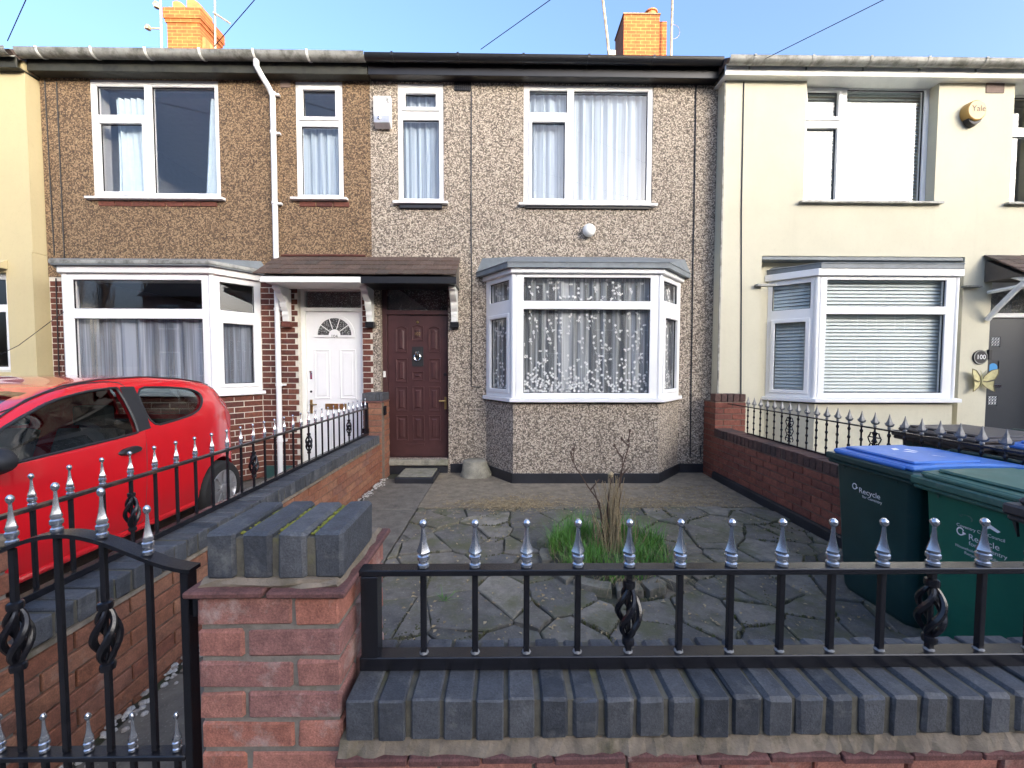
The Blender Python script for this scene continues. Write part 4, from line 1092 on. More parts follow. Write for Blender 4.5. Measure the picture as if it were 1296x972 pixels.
for c_ in range(14):
    z = -.06+c_*.075
    brick(lpier, "brick", .235, .1, .065, (-1.828, -.331, z), 0, M['brick_orange'], .003)
    brick(lpier, "brick", .19 if c_ % 2 else .09, .1, .065, (-1.586, -.222, z), PI/2, M['brick_orange'], .003)
    if not c_ % 2: brick(lpier, "brick", .12, .1, .065, (-1.586, -.125, z), PI/2, M['brick_orange'], .003)
obj("cement_bed", MB().box(-1.84, -1.58, -.345, -.004, .988, 1.006), M['creasing'], lpier, bevel=.004)
brick(lpier, "coping_brick", .17, .30, .098, (-1.835, -.335, 1.008), 0, M['blue'], .005)
for k in range(2): brick(lpier, "coping_brick", .036, .30, .098, (-1.658+k*.042, -.335, 1.008), 0, M['blue'], .005)
obj("mounting_plate", MB().box(-1.835, -1.76, -.352, -.332, .925, .985), M['iron'], lpier)
obj("mounting_plate", MB().box(-1.835, -1.75, -.352, -.332, .60, .66), M['iron'], lpier)
obj("mounting_plate", MB().box(-1.585, -1.562, -.28, -.21, .82, .94), M['iron'], lpier, bevel=.006)

# right boundary wall and its pier
rwf = thing("garden_wall", "red brick boundary wall with dark brown capping on the right of the garden", "wall", (2.8, -2.4, 0))
obj("mortar_core", MB().box(2.698, 2.892, -4.4, -.305, -.15, .56), M['mortar_dark'], rwf)
brick_face(rwf, (2.692, -.31), (0, -1), 4.05, .105, 6, M['brick_right'], depth=.09, mat_s=M['brick_right_s'], bev=.003, shift=1)
brick_face(rwf, (2.898, -4.39), (0, 1), 4.05, -.12, 9, M['brick_right'], depth=.08, mat_s=M['brick_right_s'], bev=0)
coping_row(rwf, (2.684, -.312), (0, -1), 54, .558, depth=.218, h=.10, mat='coping_red', mort='mortar_dark', bev=.004)
obj("plinth", MB().prism([(2.697, -.305, -.05), (2.662, -.305, -.05), (2.672, -.305, .085), (2.697, -.305, .10)], (0, -4.1, 0)), M['plinth'], rwf)
rp = thing("wall_pier", "red brick pier at the house end of the right boundary wall", "pier", (2.9, -.2, 0))
obj("mortar_core", MB().box(2.70, 3.09, -.30, -.18, -.1, 1.0), M['mortar_dark'], rp)
obj("mortar_fill", MB().box(2.70, 2.785, -.18, -.004, -.1, 1.0), M['mortar_dark'], rp)
for c_ in range(14):
    z = -.05+c_*.075
    offs = [(0, .217), (.227, .17)] if c_ % 2 else [(0, .104), (.114, .217), (.341, .056)]
    for o_, l in offs: brick(rp, "brick", l, .1, .065, (2.694+o_, -.307, z), 0, M['brick_right'], .003)
    brick(rp, "brick", .19 if c_ % 2 else .29, .06, .065, (2.693, -.01, z), -PI/2, M['brick_right'], .003)
for k in range(5): brick(rp, "coping_brick", .074, .125, .10, (2.69+k*.081, -.307, 1.003), 0, M['coping_red'], .005)

# ================================================================== RAILINGS AND GATE
M['finialgrey'] = plain("dull_grey_paint", (.22, .22, .22), .5, metal=.4, var=.3, scale=40)
def finial_mesh(sc=1.0, key='f', mat='silver', slim=1.0):
    def mk():
        mb = MB()
        mb.lathe([(.012, 0), (.0150, .003), (.0150, .010), (.0115, .013), (.0115, .018), (.0158, .022), (.0158, .031), (.011, .035)], (0, 0, 0), 14)
        for rr, z in ((1, 0),): 
            i0 = len(mb.v); prof = [(.0155, .036), (.0180, .041), (.0145, .049), (.0092, .066), (.0062, .086), (.0048, .104)]
            mb.lathe(prof, (0, 0, 0), 8)
            for q in range(i0, len(mb.v)):
                if (q-i0) % 2: mb.v[q] = Vector((mb.v[q].x*.82, mb.v[q].y*.82, mb.v[q].z))
        mb.lathe([(.005, .103), (.0085, .107), (.0105, .113), (.009, .119), (.004, .124)], (0, 0, 0), 12)
        for i, v in enumerate(mb.v): mb.v[i] = Vector((v.x*sc*slim, v.y*sc*slim, v.z*sc))
        return mb.mesh("finial", M[mat], smooth=True)
    return shared(("finial", key, sc, slim), mk)
def basket_mesh(h, r, key):
    def mk():
        mb = MB()
        for zc in (0, h-.022):
            mb.lathe([(.010, zc), (.0155, zc+.003), (.0165, zc+.011), (.0155, zc+.019), (.010, zc+.022)], (0, 0, 0), 10)
        for q in range(4):
            pts = []
            for k in range(15):
                t = k/14; a = q*PI/2 + t*PI*.95
                rr = .006 + (r-.006)*math.sin(PI*t)**.8
                pts.append((rr*math.cos(a), rr*math.sin(a), .020+(h-.040)*t))
            mb.tube(pts, [.0048+.0038*math.sin(PI*k/14) for k in range(15)], 7)
        mb.tube([(0, 0, .01), (0, 0, h-.01)], .006, 6)
        return mb.mesh("basket", M['iron'], smooth=True)
    return shared(("basket", h, r, key), mk)
def bar(parent, p, z0, z1, w, gap=None, mat='iron', rot=0):
    if gap:
        bar(parent, p, gap[1], z1, w, None, mat, rot); z1 = gap[0]
    segs = [(z0, z1)]
    key = ("bar", w, tuple((round(a-z0, 3), round(b-z0, 3)) for a, b in segs), mat)
    def mk():
        mb = MB()
        for a, b in segs: mb.box(-w/2, w/2, -w/2, w/2, a-z0, b-z0)
        return mb.mesh("bar", M[mat], bevel=.0018)
    return put("bar", shared(key, mk), parent, (p[0], p[1], z0), (0, 0, rot))

# front railing: on the front wall
RYF = -4.478
fr_ = thing("railing", "black front railing with silver spear finials on the blue-grey wall", "railing", (.8, RYF, .68))
obj("top_rail", MB().box(-.372, 2.72, RYF-.019, RYF+.019, .921, .937), M['iron'], fr_, bevel=.002)
obj("bottom_rail", MB().box(-.372, 2.72, RYF-.021, RYF+.021, .6775, .712), M['iron'], fr_, bevel=.002)
for x in (-.367, 2.67): obj("post", MB().box(x, x+.042, RYF-.020, RYF+.020, .678, .9205), M['iron'], fr_, bevel=.002)
for k in range(23):
    x = -.2125 + k*.1322
    bk = k % 6 == 4
    bar(fr_, (x, RYF), .7125, .9205, .0150, (.7325, .8985) if bk else None)
    if bk: put("basket", basket_mesh(.172, .027, 'a'), fr_, (x, RYF, .7295), (0, 0, k*1.1))
    put("finial", finial_mesh(), fr_, (x, RYF, .9365), (0, 0, random.uniform(-.12, .12)))
    put("weld", shared(("weld",), lambda: MB().lathe([(.0125, 0), (.011, .003), (.008, .005)], (0, 0, 0), 8).mesh("weld", M['finialgrey'])), fr_, (x, RYF, .7121))

# left railing on the orange wall
LX = -1.775
lr = thing("railing", "black side railing with silver finials in front of the red car", "railing", (LX, -2.2, .58))
obj("top_rail", MB().box(LX-.016, LX+.016, -4.23, -.352, .910, .924), M['rust'], lr, bevel=.002)["label"] = "top rail, partly rusted"
obj("bottom_rail", MB().box(LX-.018, LX+.018, -4.23, -.352, .5765, .606), M['iron'], lr, bevel=.002)
k = 0; y = -.40
while y > -4.2:
    bk = k in (4, 11, 17, 24)
    bar(lr, (LX, y), .6065, .9095, .0135, (.668, .848) if bk else None)
    if bk: put("basket", basket_mesh(.186, .025, 'b'), lr, (LX, y, .665), (0, 0, k*.7))
    put("finial", finial_mesh(1.0, slim=.85), lr, (LX, y, .9235), (0, 0, random.uniform(-.12, .12)))
    k += 1; y -= .1325
obj("post", MB().box(LX-.02, LX+.02, -.372, -.333, .577, .93), M['iron'], lr, bevel=.002)

# right railing (neighbour's) on the red wall
RX = 2.86
rr_ = thing("railing", "neighbour's slender black railing with grey leaf finials and scrolled rosettes", "railing", (RX, -2.2, .66))
obj("top_rail", MB().box(RX-.011, RX+.011, -4.3, -.31, .972, .984), M['iron'], rr_)
obj("bottom_rail", MB().box(RX-.011, RX+.011, -4.3, -.75, .6605, .674), M['iron'], rr_)
def leaf_finial():
    mb = MB(); mb.lathe([(.006, 0), (.012, .008), (.012, .016), (.007, .022)], (0, 0, 0), 8)
    mb.lathe([(.010, .022), (.024, .036), (.022, .048), (.013, .070), (.006, .095), (.002, .118)], (0, 0, 0), 4, PI/4)
    mb.tube([(0, -.010, .026), (0, -.030, .034), (0, -.034, .050)], .005, 5).tube([(0, .010, .026), (0, .030, .034), (0, .034, .050)], .005, 5)
    return mb.mesh("finial", M['finialgrey'], smooth=True)
def twist_bar():
    mb = MB(); mb.tube([(0, 0, 0), (0, 0, .297)], .0065, 6)
    for q in range(4): mb.lathe([(.006, .04+q*.07), (.0115, .05+q*.07), (.0115, .062+q*.07), (.006, .072+q*.07)], (0, 0, 0), 8)
    return mb.mesh("bar", M['iron'])
def rosette():
    mb = MB()
    for zc in (.06, .15, .235):
        for q in range(6):
            a = q*PI/3; mb.tube([(0, (.012+.02*math.sin(PI*k/8))*math.cos(a)+.022*k/8*math.cos(a), zc+(.012+.02*math.sin(PI*k/8))*math.sin(a)+.022*k/8*math.sin(a)) for k in range(9)], .0055, 5)
        mb.lathe([(.006, -.01), (.02, 0), (.006, .01)], (0, 0, zc), 8, axis='X')
    for s in (-1, 1):
        mb.tube([(0, s*(.045+.012*math.sin(k*1.6)), .03+k*.022) for k in range(12)], .005, 5)
    return mb.mesh("rosette", M['iron'])
lf, tb, ro_ = leaf_finial(), twist_bar(), rosette()
y = -.74; k = 0
while y > -4.25:
    put("bar", tb, rr_, (RX, y, .6745)); put("finial", lf, rr_, (RX, y, .9835), (0, 0, PI/2*0))
    if k % 8 == 6: put("rosette", ro_, rr_, (RX, y, .672))
    k += 1; y -= .1185

# wrought-iron gate
GY = -4.50
gt = thing("garden_gate", "black wrought iron arched gate with silver finials at the left", "gate", (-1.12, GY, .06))
def arch(x):       # height of the arched rail
    t = abs(x + 1.085)/.33
    return .951 + .090*(.5+.5*math.cos(PI*min(t, 1)))
xs = [-1.475 + k*.7/48 for k in range(49)]
ra = MB(); n0 = ra._a([(x, GY-.019, arch(x)) for x in xs]); n1 = ra._a([(x, GY+.019, arch(x)) for x in xs]); n2 = ra._a([(x, GY+.019, arch(x)-.010) for x in xs]); n3 = ra._a([(x, GY-.019, arch(x)-.010) for x in xs])
for k in range(48):
    for a, b in ((n0, n1), (n1, n2), (n2, n3), (n3, n0)): ra.f.append((a+k, a+k+1, b+k+1, b+k))
ra.f += [(n0, n1, n2, n3), (n0+48, n3+48, n2+48, n1+48)]
obj("arched_rail", ra, M['iron'], gt, smooth=True)
for x in (-.792, -1.455):
    obj("stile", MB().box(x-.010, x+.010, GY-.016, GY+.016, .06, arch(x)-.0105), M['iron'], gt, bevel=.002)
for z in (.462, .08): obj("cross_rail", MB().box(-1.444, -.803, GY-.017, GY+.017, z, z+.014), M['iron'], gt, bevel=.002)
gx = [-.888-.1105*k for k in range(5)]
for k, x in enumerate(gx):
    bk = k in (1, 3)
    zt = arch(x)-.0105
    bar(gt, (x, GY), .477, zt, .0130, (.70, .85) if bk else None)
    if bk: put("basket", basket_mesh(.178, .024, 'g'), gt, (x, GY, .687), (0, 0, k*.9))
    put("finial", finial_mesh(slim=.80), gt, (x, GY, zt+.010))
for k in range(6):
    x = -.833-.1105*k
    bar(gt, (x, GY), .0945, .4615, .0125); put("finial", finial_mesh(.80, slim=.85), gt, (x, GY, .4765))
    if k < 5: bar(gt, (gx[k], GY), .0945, .4615, .0125)
for z in (.86, .20): obj("hinge", MB().lathe([(.012, -.03), (.012, .03)], (-.770, GY, z), 10).box(-.782, -.722, GY-.004, GY+.004, z-.014, z+.014), M['iron'], gt)

# ================================================================== BINS
def wheelie(name, label, loc, rot, body, lid, rim, h=.90, w=.56, d=.70, group="wheelie bins along the right boundary wall"):
    t = thing(name, label, "wheelie bin", loc, group); t.rotation_euler = (0, 0, rot)
    # local frame: front (lettered) faces -X, width along Y
    def local(n, mb, mat, parent, **k):
        o = bpy.data.objects.new(n, mb.mesh(n, mat, **k)); COL.objects.link(o); o.parent = parent; WL[o.name] = Vector((0, 0, 0)); return o
    mb = MB(); secs = []
    for (z, x0, x1, hw) in ((.012, .075, d-.13, w/2-.055), (.05, .060, d-.10, w/2-.045), (.30, .045, d-.06, w/2-.032), (h-.075, .018, d-.015, w/2-.012), (h-.055, .012, d-.01, w/2-.008)):
        c = .035
        secs.append(mb._a([(x0+c, -hw, z), (x1-c, -hw, z), (x1, -hw+c, z), (x1, hw-c, z), (x1-c, hw, z), (x0+c, hw, z), (x0, hw-c, z), (x0, -hw+c, z)]))
    for a, b in zip(secs[:-1], secs[1:]):
        for k in range(8): mb.f.append((a+k, a+(k+1) % 8, b+(k+1) % 8, b+k))
    mb.f.append(tuple(secs[0]+k for k in range(8))[::-1]); mb.f.append(tuple(secs[-1]+k for k in range(8)))
    b = local("body", mb, M[body], t, bevel=.008, smooth=True)
    r = MB(); r.box(-.022, d+.01, -w/2-.012, w/2+.012, h-.052, h-.010); r.box(-.012, d, -w/2-.004, w/2+.004, h-.075, h-.0525)
    local("rim", r, M[rim], t, bevel=.008)
    for s in (-1, 1):      # webs under the rim
        for q in (.12, .30, .5):
            local("rim_web", MB().prism([(q, s*(w/2-.006), h-.076), (q+.012, s*(w/2-.006), h-.076), (q+.006, s*(w/2-.012), h-.13)], (0, -s*.01, 0)), M[rim], b)
    for q in (-.17, .17): local("rim_web", MB().prism([(.012, q, h-.076), (.012, q+.012, h-.076), (.030, q+.006, h-.14)], (.012, 0, 0)), M[rim], b)
    l = MB(); n = 12
    pr = []
    for k in range(n+1):
        u = k/n; pr.append((.004+u*(d-.03), h-.002+.034*math.sin(PI*min(1, .10+u*.80))**.6))
    l.prism([(.004, -w/2+.014, h-.0095)] + [(x, -w/2+.014, z) for x, z in pr] + [(d-.026, -w/2+.014, h-.0095)], (0, w-.028, 0))
    lo = local("lid", l, M[lid], t, bevel=.010)
    p = MB(); p.prism([(.05, -w/2+.055, h+.018), (d*.62, -w/2+.055, h+.026), (d*.62, w/2-.055, h+.026), (.05, w/2-.055, h+.018)], (0, 0, .018))
    local("lid_panel", p, M[lid], lo, bevel=.008)
    local("lid_lip", MB().box(-.012, .006, -w/2+.05, w/2-.05, h-.0095, h+.012), M[lid], lo, bevel=.006)
    hdl = MB().tube([(d+.005, -w/2+.05, h-.03), (d+.075, -w/2+.05, h+.0), (d+.08, 0, h+.005), (d+.075, w/2-.05, h+.0), (d+.005, w/2-.05, h-.03)], .016, 8)
    local("handle", hdl, M[body], t, smooth=True)
    for s in (-1, 1):
        wh = local("wheel", MB().lathe([(.03, -.022), (.092, -.022), (.1, -.012), (.1, .012), (.092, .022), (.03, .022)], (d-.10, s*(w/2-.055), .1), 20, axis='Y'), M['rubber'], t, smooth=True)
    return t, b, lo
def local_text(parent, s, size, x, y, z, mat, slope=0.055):     # on the front (-X) face: reading from +Y to -Y
    me = text_mesh(s, size); o = bpy.data.objects.new("lettering", me); COL.objects.link(o); o.parent = parent
    me.materials.clear(); me.materials.append(M[mat])
    r = Vector((0, -1, 0)); u = Vector((-slope, 0, 1)).normalized(); n = r.cross(u); rm = Matrix((r, u, n)).transposed()
    for v in me.vertices: v.co = rm @ v.co
    o.location = (x, y, z); return o
def swirl(parent, r, x, y, z, mat='white'):       # the round arrow emblem before the word
    mb = MB(); n = 16
    for k in range(n):
        a, b = 2*PI*(.06+.84*k/n), 2*PI*(.06+.84*(k+1)/n); w0 = r*.30
        q = lambda an, rr: (0, -rr*math.cos(an), rr*math.sin(an)*1.15)
        mb.poly([q(a, r-w0), q(a, r), q(b, r), q(b, r-w0)])
    mb.poly([(0, -r*1.5, -r*.2), (0, -r*.6, -r*.9), (0, -r*.5, .25*r)])
    o = bpy.data.objects.new("round_arrow_emblem", mb.mesh("round_arrow_emblem", M[mat])); COL.objects.link(o); o.parent = parent; o.location = (x, y, z); return o
BX = 2.145
b1, body1, lid1 = wheelie("wheelie_bin", "dark green wheelie bin with a bright blue lid", (BX, -3.135, 0), R(1), 'binblack', 'binblue', 'binblack', h=.905, w=.55)
zf = lambda z: .018 + (.045-.018)*(.83-z)/.53 - .0015
swirl(body1, .017, zf(.712), .105, .712); local_text(body1, "Recycle", .046, zf(.700), .005, .697, 'white'); local_text(body1, "for Coventry", .024, zf(.665), -.012, .665, 'white')
lo2 = MB()
for (ax, ay, s) in ((.22, .06, 1), (.30, -.08, -1)):     # white arrow marks printed on the blue lid
    lo2.poly([(ax, ay, .9465), (ax+.03, ay+.05*s, .9469), (ax+.07, ay+.06*s, .9469), (ax+.05, ay+.015*s, .9467)])
    lo2.poly([(ax+.08, ay+.02*s, .9469), (ax+.10, ay-.04*s, .9469), (ax+.13, ay-.04*s, .9469), (ax+.115, ay+.03*s, .9469)])
    lo2.poly([(ax+.02, ay-.03*s, .9467), (ax+.05, ay-.07*s, .9469), (ax+.08, ay-.065*s, .9469), (ax+.06, ay-.03*s, .9469)])
o = bpy.data.objects.new("arrow_print", lo2.mesh("arrow_print", M['white'])); COL.objects.link(o); o.parent = lid1
b2, body2, lid2 = wheelie("wheelie_bin", "green wheelie bin with a faded green lid and white council lettering", (BX-.01, -3.70, 0), R(-1), 'bingreen', 'binrim', 'binrim', h=.90, w=.55)
local_text(body2, "Coventry City Council", .021, zf(.700), -.005, .700, 'white')
swirl(body2, .017, zf(.672), .075, .672); local_text(body2, "Recycle", .040, zf(.655), -.02, .660, 'white'); local_text(body2, "for Coventry", .028, zf(.632), -.035, .630, 'white')
local_text(body2, "Household waste collection", .019, zf(.598), -.01, .598, 'white'); local_text(body2, "Recycling helpline", .019, zf(.578), -.01, .577, 'white')
em = MB()   # crest above the lettering: sprig and winged figure
em.poly([(0, -.015, .02), (0, -.03, .045), (0, -.05, .05), (0, -.045, .03), (0, -.085, .012), (0, -.075, .003), (0, -.045, .012), (0, -.03, .002), (0, -.02, .0)])
o = bpy.data.objects.new("crest", em.mesh("crest", M['white'])); COL.objects.link(o); o.parent = body2; o.location = (zf(.735), 0, .722)
sg = MB()
for k in range(6):
    a = .3+k*.42; x_, z_ = .052+.026*math.cos(a*1.3), .020+.018*math.sin(a*1.3); dx_, dz_ = .012*math.cos(a*2.1), .010*math.sin(a*2.1)
    sg.poly([(0, x_-dx_, z_-dz_), (0, x_+dz_*.4, z_-dx_*.4), (0, x_+dx_, z_+dz_), (0, x_-dz_*.4, z_+dx_*.4)])
o = bpy.data.objects.new("leaf_sprig", sg.mesh("leaf_sprig", M['binrim'])); COL.objects.link(o); o.parent = body2; o.location = (zf(.735), 0, .722)
b3, _, _ = wheelie("wheelie_bin", "small dark wheelie bin with a brown-grey lid at the right edge by the railings", (1.90, -4.20, 0), R(3), 'binblack', 'bindark', 'bindark', h=.955, w=.36, d=.48)
wheelie("wheelie_bin", "neighbour's wheelie bin with a wide brown-black lid behind the slender railing", (2.99, -2.72, -.005), R(-3), 'binblack', 'bindark', 'bindark', h=.985, w=.62, d=.74, group="wheelie bins behind the right railing")
wheelie("wheelie_bin", "neighbour's wheelie bin with a dull blue lid behind the slender railing", (3.02, -3.34, -.005), R(-2), 'binblack', 'binblue', 'bindark', h=.985, w=.56, d=.74, group="wheelie bins behind the right railing")

# ================================================================== FITTINGS ON THE HOUSES
al = thing("alarm_box", "white alarm box with a vent and lamp between the two narrow upstairs windows", "alarm box", (-1.615, 0, 4.75))
obj("case", MB().prism([(-1.735, -.001, 4.56), (-1.735, -.075, 4.62), (-1.735, -.085, 4.70), (-1.735, -.085, 4.93), (-1.735, -.07, 4.95), (-1.735, -.001, 4.95)], (.225, 0, 0)), M['whitepaint'], al, bevel=.012)
obj("lamp_lens", MB().prism([(-1.725, -.03, 4.545), (-1.725, -.088, 4.60), (-1.725, -.09, 4.695), (-1.725, -.05, 4.695)], (.205, 0, 0)), M['alloy'], al, bevel=.004)
obj("beacon", MB().lathe([(.022, 0), (.02, .008), (.008, .014)], (-1.655, -.092, 4.655), 12, axis='Y'), M['chrome'], al)
vm = MB()
for k in range(4): vm.tube([(-1.575+.006*k, -.0865, 4.915-.018*k), (-1.53, -.0865, 4.905-.018*k)], .004, 4)
obj("vent_slots", vm, M['black'], al)
wl_ = thing("wall_light", "round white bulkhead lamp on the pebbledash above the bay", "lamp", (1.085, 0, 3.25))
obj("base", MB().lathe([(.062, 0), (.062, .03)], (1.085, .0, 3.25), 18, axis='Y'), M['black'], wl_)
obj("globe", MB().lathe([(.060, .03), (.084, .045), (.085, .07), (.066, .10), (.03, .115)], (1.085, 0, 3.255), 18, axis='Y'), M['whitepaint'], wl_, smooth=True)
ya_ = thing("alarm_box", "round yellow alarm on the cream wall", "alarm box", (6.0, RY, 4.73))
obj("case", MB().lathe([(.130, .0), (.133, .02), (.126, .085), (.115, .095)], (5.985, RY, 4.73), 28, axis='Y'), M['yellow'], ya_, smooth=True)
obj("sounder_base", MB().lathe([(.10, 0), (.09, .06)], (5.985, RY-.012, 4.655), 18, axis='Y'), M['black'], ya_)
lettering("lettering", "Yale", .105, ya_, (6.0, RY-.097, 4.745), (1, 0, 0), (0, 0, 1), M['black'])
pq = thing("house_number_plaque", "round black number plaque on the cream wall above the butterfly", "plaque", (6.28, RY, 1.59))
obj("disc", MB().lathe([(.095, 0), (.097, .012), (.09, .018)], (6.28, RY, 1.59), 26, axis='Y'), M['black'], pq)
obj("border", MB().lathe([(.092, .0185), (.092, .021), (.082, .021), (.082, .0185)], (6.28, RY, 1.59), 26, axis='Y'), M['greywhite'], pq)
obj("disc_face", MB().lathe([(.081, .0205), (.081, .0215)], (6.28, RY, 1.59), 26, axis='Y'), M['black'], pq)
lettering("lettering", "100", .085, pq, (6.28, RY-.0235, 1.59), (1, 0, 0), (0, 0, 1), M['white'])
bf = thing("butterfly_ornament", "pale gold butterfly ornament on the cream wall beside the grey door", "ornament", (6.29, RY, 1.28))
for s in (-1, 1):
    up_ = [(.01, .0), (.03, .06), (.10, .135), (.175, .155), (.172, .09), (.14, .02), (.06, -.01)]
    dn = [(.01, -.01), (.06, -.02), (.135, .0), (.13, -.07), (.145, -.145), (.11, -.13), (.05, -.09), (.015, -.05)]
    for pts in (up_, dn):
        mb = MB().prism([(6.29+s*x, RY-.028-.25*x, 1.28+z) for x, z in pts], (0, .006, 0))
        o = obj("wing", mb, M['gold'], bf)
        rim = MB().tube([(6.29+s*x, RY-.030-.25*x, 1.28+z) for x, z in pts+pts[:1]], .0045, 5); obj("wing_rim", rim, M['darkgilt'] if 'darkgilt' in M else M.setdefault('darkgilt', plain("dark_gilt_wire", (.20, .17, .09), .5, metal=.3)), o)
obj("body", MB().tube([(6.29, RY-.03, 1.19), (6.29, RY-.034, 1.28), (6.29, RY-.03, 1.35)], [.006, .012, .008], 8).tube([(6.29, RY-.03, 1.34), (6.25, RY-.05, 1.42)], .003, 4).tube([(6.29, RY-.03, 1.34), (6.33, RY-.05, 1.42)], .003, 4), M['gold'], bf)
for s_ in (0.,): obj("hanger", MB().box(6.27, 6.31, RY-.03, RY-.0005, 1.25, 1.29), M['black'], bf)

# aerials on and beside the chimneys
a1 = solo("aerial_mast", MB().tube([(-7.82, 4.1, 8.2), (-7.80, 4.1, 10.6)], .022, 6).tube([(-7.82, 4.1, 9.05), (-8.1, 4.0, 8.98)], .018, 5).lathe([(.05, 0), (.06, .05), (.04, .09)], (-8.02, 4.0, 8.95), 8).lathe([(.05, 0), (.07, .06), (.05, .12)], (-7.9, 4.1, 9.50), 8), M['greywhite'], "thin pale aerial mast at the left of the hooded chimney", "aerial", (-7.8, 4.1, 8.2))
a2 = solo("aerial_mast", MB().tube([(-6.62, 4.1, 8.3), (-6.58, 4.1, 10.6)], .020, 6).tube([(-6.62, 4.08, 9.4), (-6.2, 4.0, 9.1)], .02, 5), M['greywhite'], "thin pale aerial mast at the right of the hooded chimney", "aerial", (-6.6, 4.1, 8.3))
a3 = solo("aerial_mast", MB().tube([(2.30, 3.9, 8.2), (2.24, 3.9, 8.8), (2.02, 3.9, 10.4)], .030, 6).box(2.26, 2.42, 3.85, 3.95, 8.35, 8.52), M['greywhite'], "leaning pale pole rising left of the square chimney", "aerial", (2.3, 3.9, 8.2))
a4 = solo("aerial_mast", MB().tube([(3.74, 4.05, 8.3), (3.75, 4.05, 10.6)], .026, 6).tube([(3.74, 4.05, 8.55), (3.62, 4.2, 8.55)], .02, 5).tube([(3.75+.16*math.sin(a*.4), 4.0, 9.05+.16*math.cos(a*.4)) for a in range(9)], .006, 4), M['greywhite'], "pale aerial mast fixed to the right of the square chimney", "aerial", (3.74, 4.05, 8.3))

# overhead wires to the pole across the road
tp = thing("telegraph_pole", "dark timber telegraph pole across the road carrying the house wires", "pole", (20.5, -17.0, -.1))
obj("pole", MB().tube([(20.5, -17, -.3), (20.5, -17, 7.9)], [.15, .10], 12), M['timber'], tp)
obj("cross_arm", MB().box(19.7, 21.3, -17.05, -16.95, 7.45, 7.56), M['timber'], tp)
for (x, z, lab) in ((-6.09, 5.40, "thin black wire rising from the gutter above the far left house join"), (-3.6, 5.36, "thin black wire rising from the gutter above the brown house"), (-.33, 5.37, "thin black wire rising from the black gutter"), (3.06, 5.22, "thin black wire rising from the pale gutter of the cream house")):
    p0 = Vector((x, -.30, z)); p1 = Vector((20.5, -17.0, 7.5)); pts = []
    for k in range(33):
        t = k/32; p = p0.lerp(p1, t); p.z -= .45*4*t*(1-t)*.5; pts.append(p)
    o = solo("overhead_wire", MB().tube(pts, .0045, 5), M['wire'], lab, "wire", tuple(p0), group="overhead wires to the houses")
solo("overhead_wire", MB().tube([(-6.75, -.30, 1.40), (-6.1, -.33, 1.70), (-5.38, -.47, 2.10)], .004, 5), M['wire'], "thin black cable strung across the brick pier to the left bay", "wire", (-5.38, -.47, 2.1))

# ================================================================== PLANT BED
bed = thing("flower_bed", "round stone-edged bed in the crazy paving", "flower bed", (BED.x, BED.y, 0))
obj("soil", MB().lathe([(BR-.03, -.02), (BR-.04, .035), (BR*.5, .055), (.02, .06)], (BED.x, BED.y, 0), 28), M['joint'], bed)
rg = random.Random(8); a = 0.
while a < 2*PI-.2:
    da = rg.uniform(.36, .62); da = min(da, 2*PI-a)
    r0_, r1_ = BR-.055+rg.uniform(-.02, .01), BR+.035+rg.uniform(-.015, .03); hh = rg.uniform(.055, .10); n = 3
    base = []
    for k in range(n+1): base.append((r1_*(1+rg.uniform(-.03, .03)), a+.03+(da-.06)*k/n))
    for k in range(n, -1, -1): base.append((r0_, a+.03+(da-.06)*k/n))
    c = Vector((BED.x+BR*math.cos(a+da/2), BED.y+BR*math.sin(a+da/2), 0))
    mb = MB().prism([(BED.x+r*math.cos(t)-c.x, BED.y+r*math.sin(t)-c.y, -.02) for r, t in base], (0, 0, hh))
    put("edging_stone", mb.mesh("edging_stone", M['kerbstone'], bevel=.014, segs=2), bed, c, (rg.uniform(-.08, .08), rg.uniform(-.08, .08), 0)); a += da
gm = MB(); rg = random.Random(15)
def blade(mb, x, y, z, h, lean, az, w, droop=.3, segs=3):
    ca, sa = math.cos(az), math.sin(az); px, py = -sa*w, ca*w; prev = None
    for k in range(segs+1):
        t = k/segs; r = lean*t*t*h; zz = z + h*(t - droop*lean*t*t*.4); ww = 1-t*.92
        i = mb._a([(x+ca*r-px*ww, y+sa*r-py*ww, zz), (x+ca*r+px*ww, y+sa*r+py*ww, zz)])
        if prev is not None: mb.f.append((prev, prev+1, i+1, i))
        prev = i
for k in range(4200):
    a = rg.uniform(0, 2*PI); r = (BR-.05)*math.sqrt(rg.random()); x, y = BED.x+r*math.cos(a), BED.y+r*math.sin(a)
    dn_ = math.sin(x*17+1)*math.sin(y*15)+.45
    if rg.random() > dn_+.25: continue
    if abs(x-BED.x-.02) < .07 and rg.random() < .7: continue
    blade(gm, x, y, .05, rg.uniform(.09, .19)*(1.1 if y > BED.y else .9), rg.uniform(.1, 1.0), rg.uniform(0, 6.3), rg.uniform(.0022, .0046))
tag(obj("bulb_leaves", gm, M['grass'], bed, weld=False), kind="stuff")
sm = MB()
for k in range(800):
    a = rg.uniform(0, 2*PI); r = (BR-.02)*math.sqrt(rg.random()); blade(sm, BED.x+r*math.cos(a), BED.y+r*math.sin(a), .05, rg.uniform(.05, .15), rg.uniform(.5, 1.6), rg.uniform(0, 6.3), .0022, .8)
for k in range(70):
    a = -PI/2+rg.gauss(0, .7); blade(sm, BED.x+.12+(BR)*math.cos(a)*.9, BED.y+BR*math.sin(a)*.95, .07, rg.uniform(.08, .16), rg.uniform(1., 1.9), a+rg.uniform(-.5, .5), .0024, 1.5)
tag(obj("dead_leaves", sm, M['straw'], bed, weld=False), kind="stuff")
sh = thing("bare_shrub", "bare leggy shrub with straw-coloured dead stems in the round bed", "shrub", (BED.x+.03, BED.y, .04))
sx, sy = BED.x+.03, BED.y
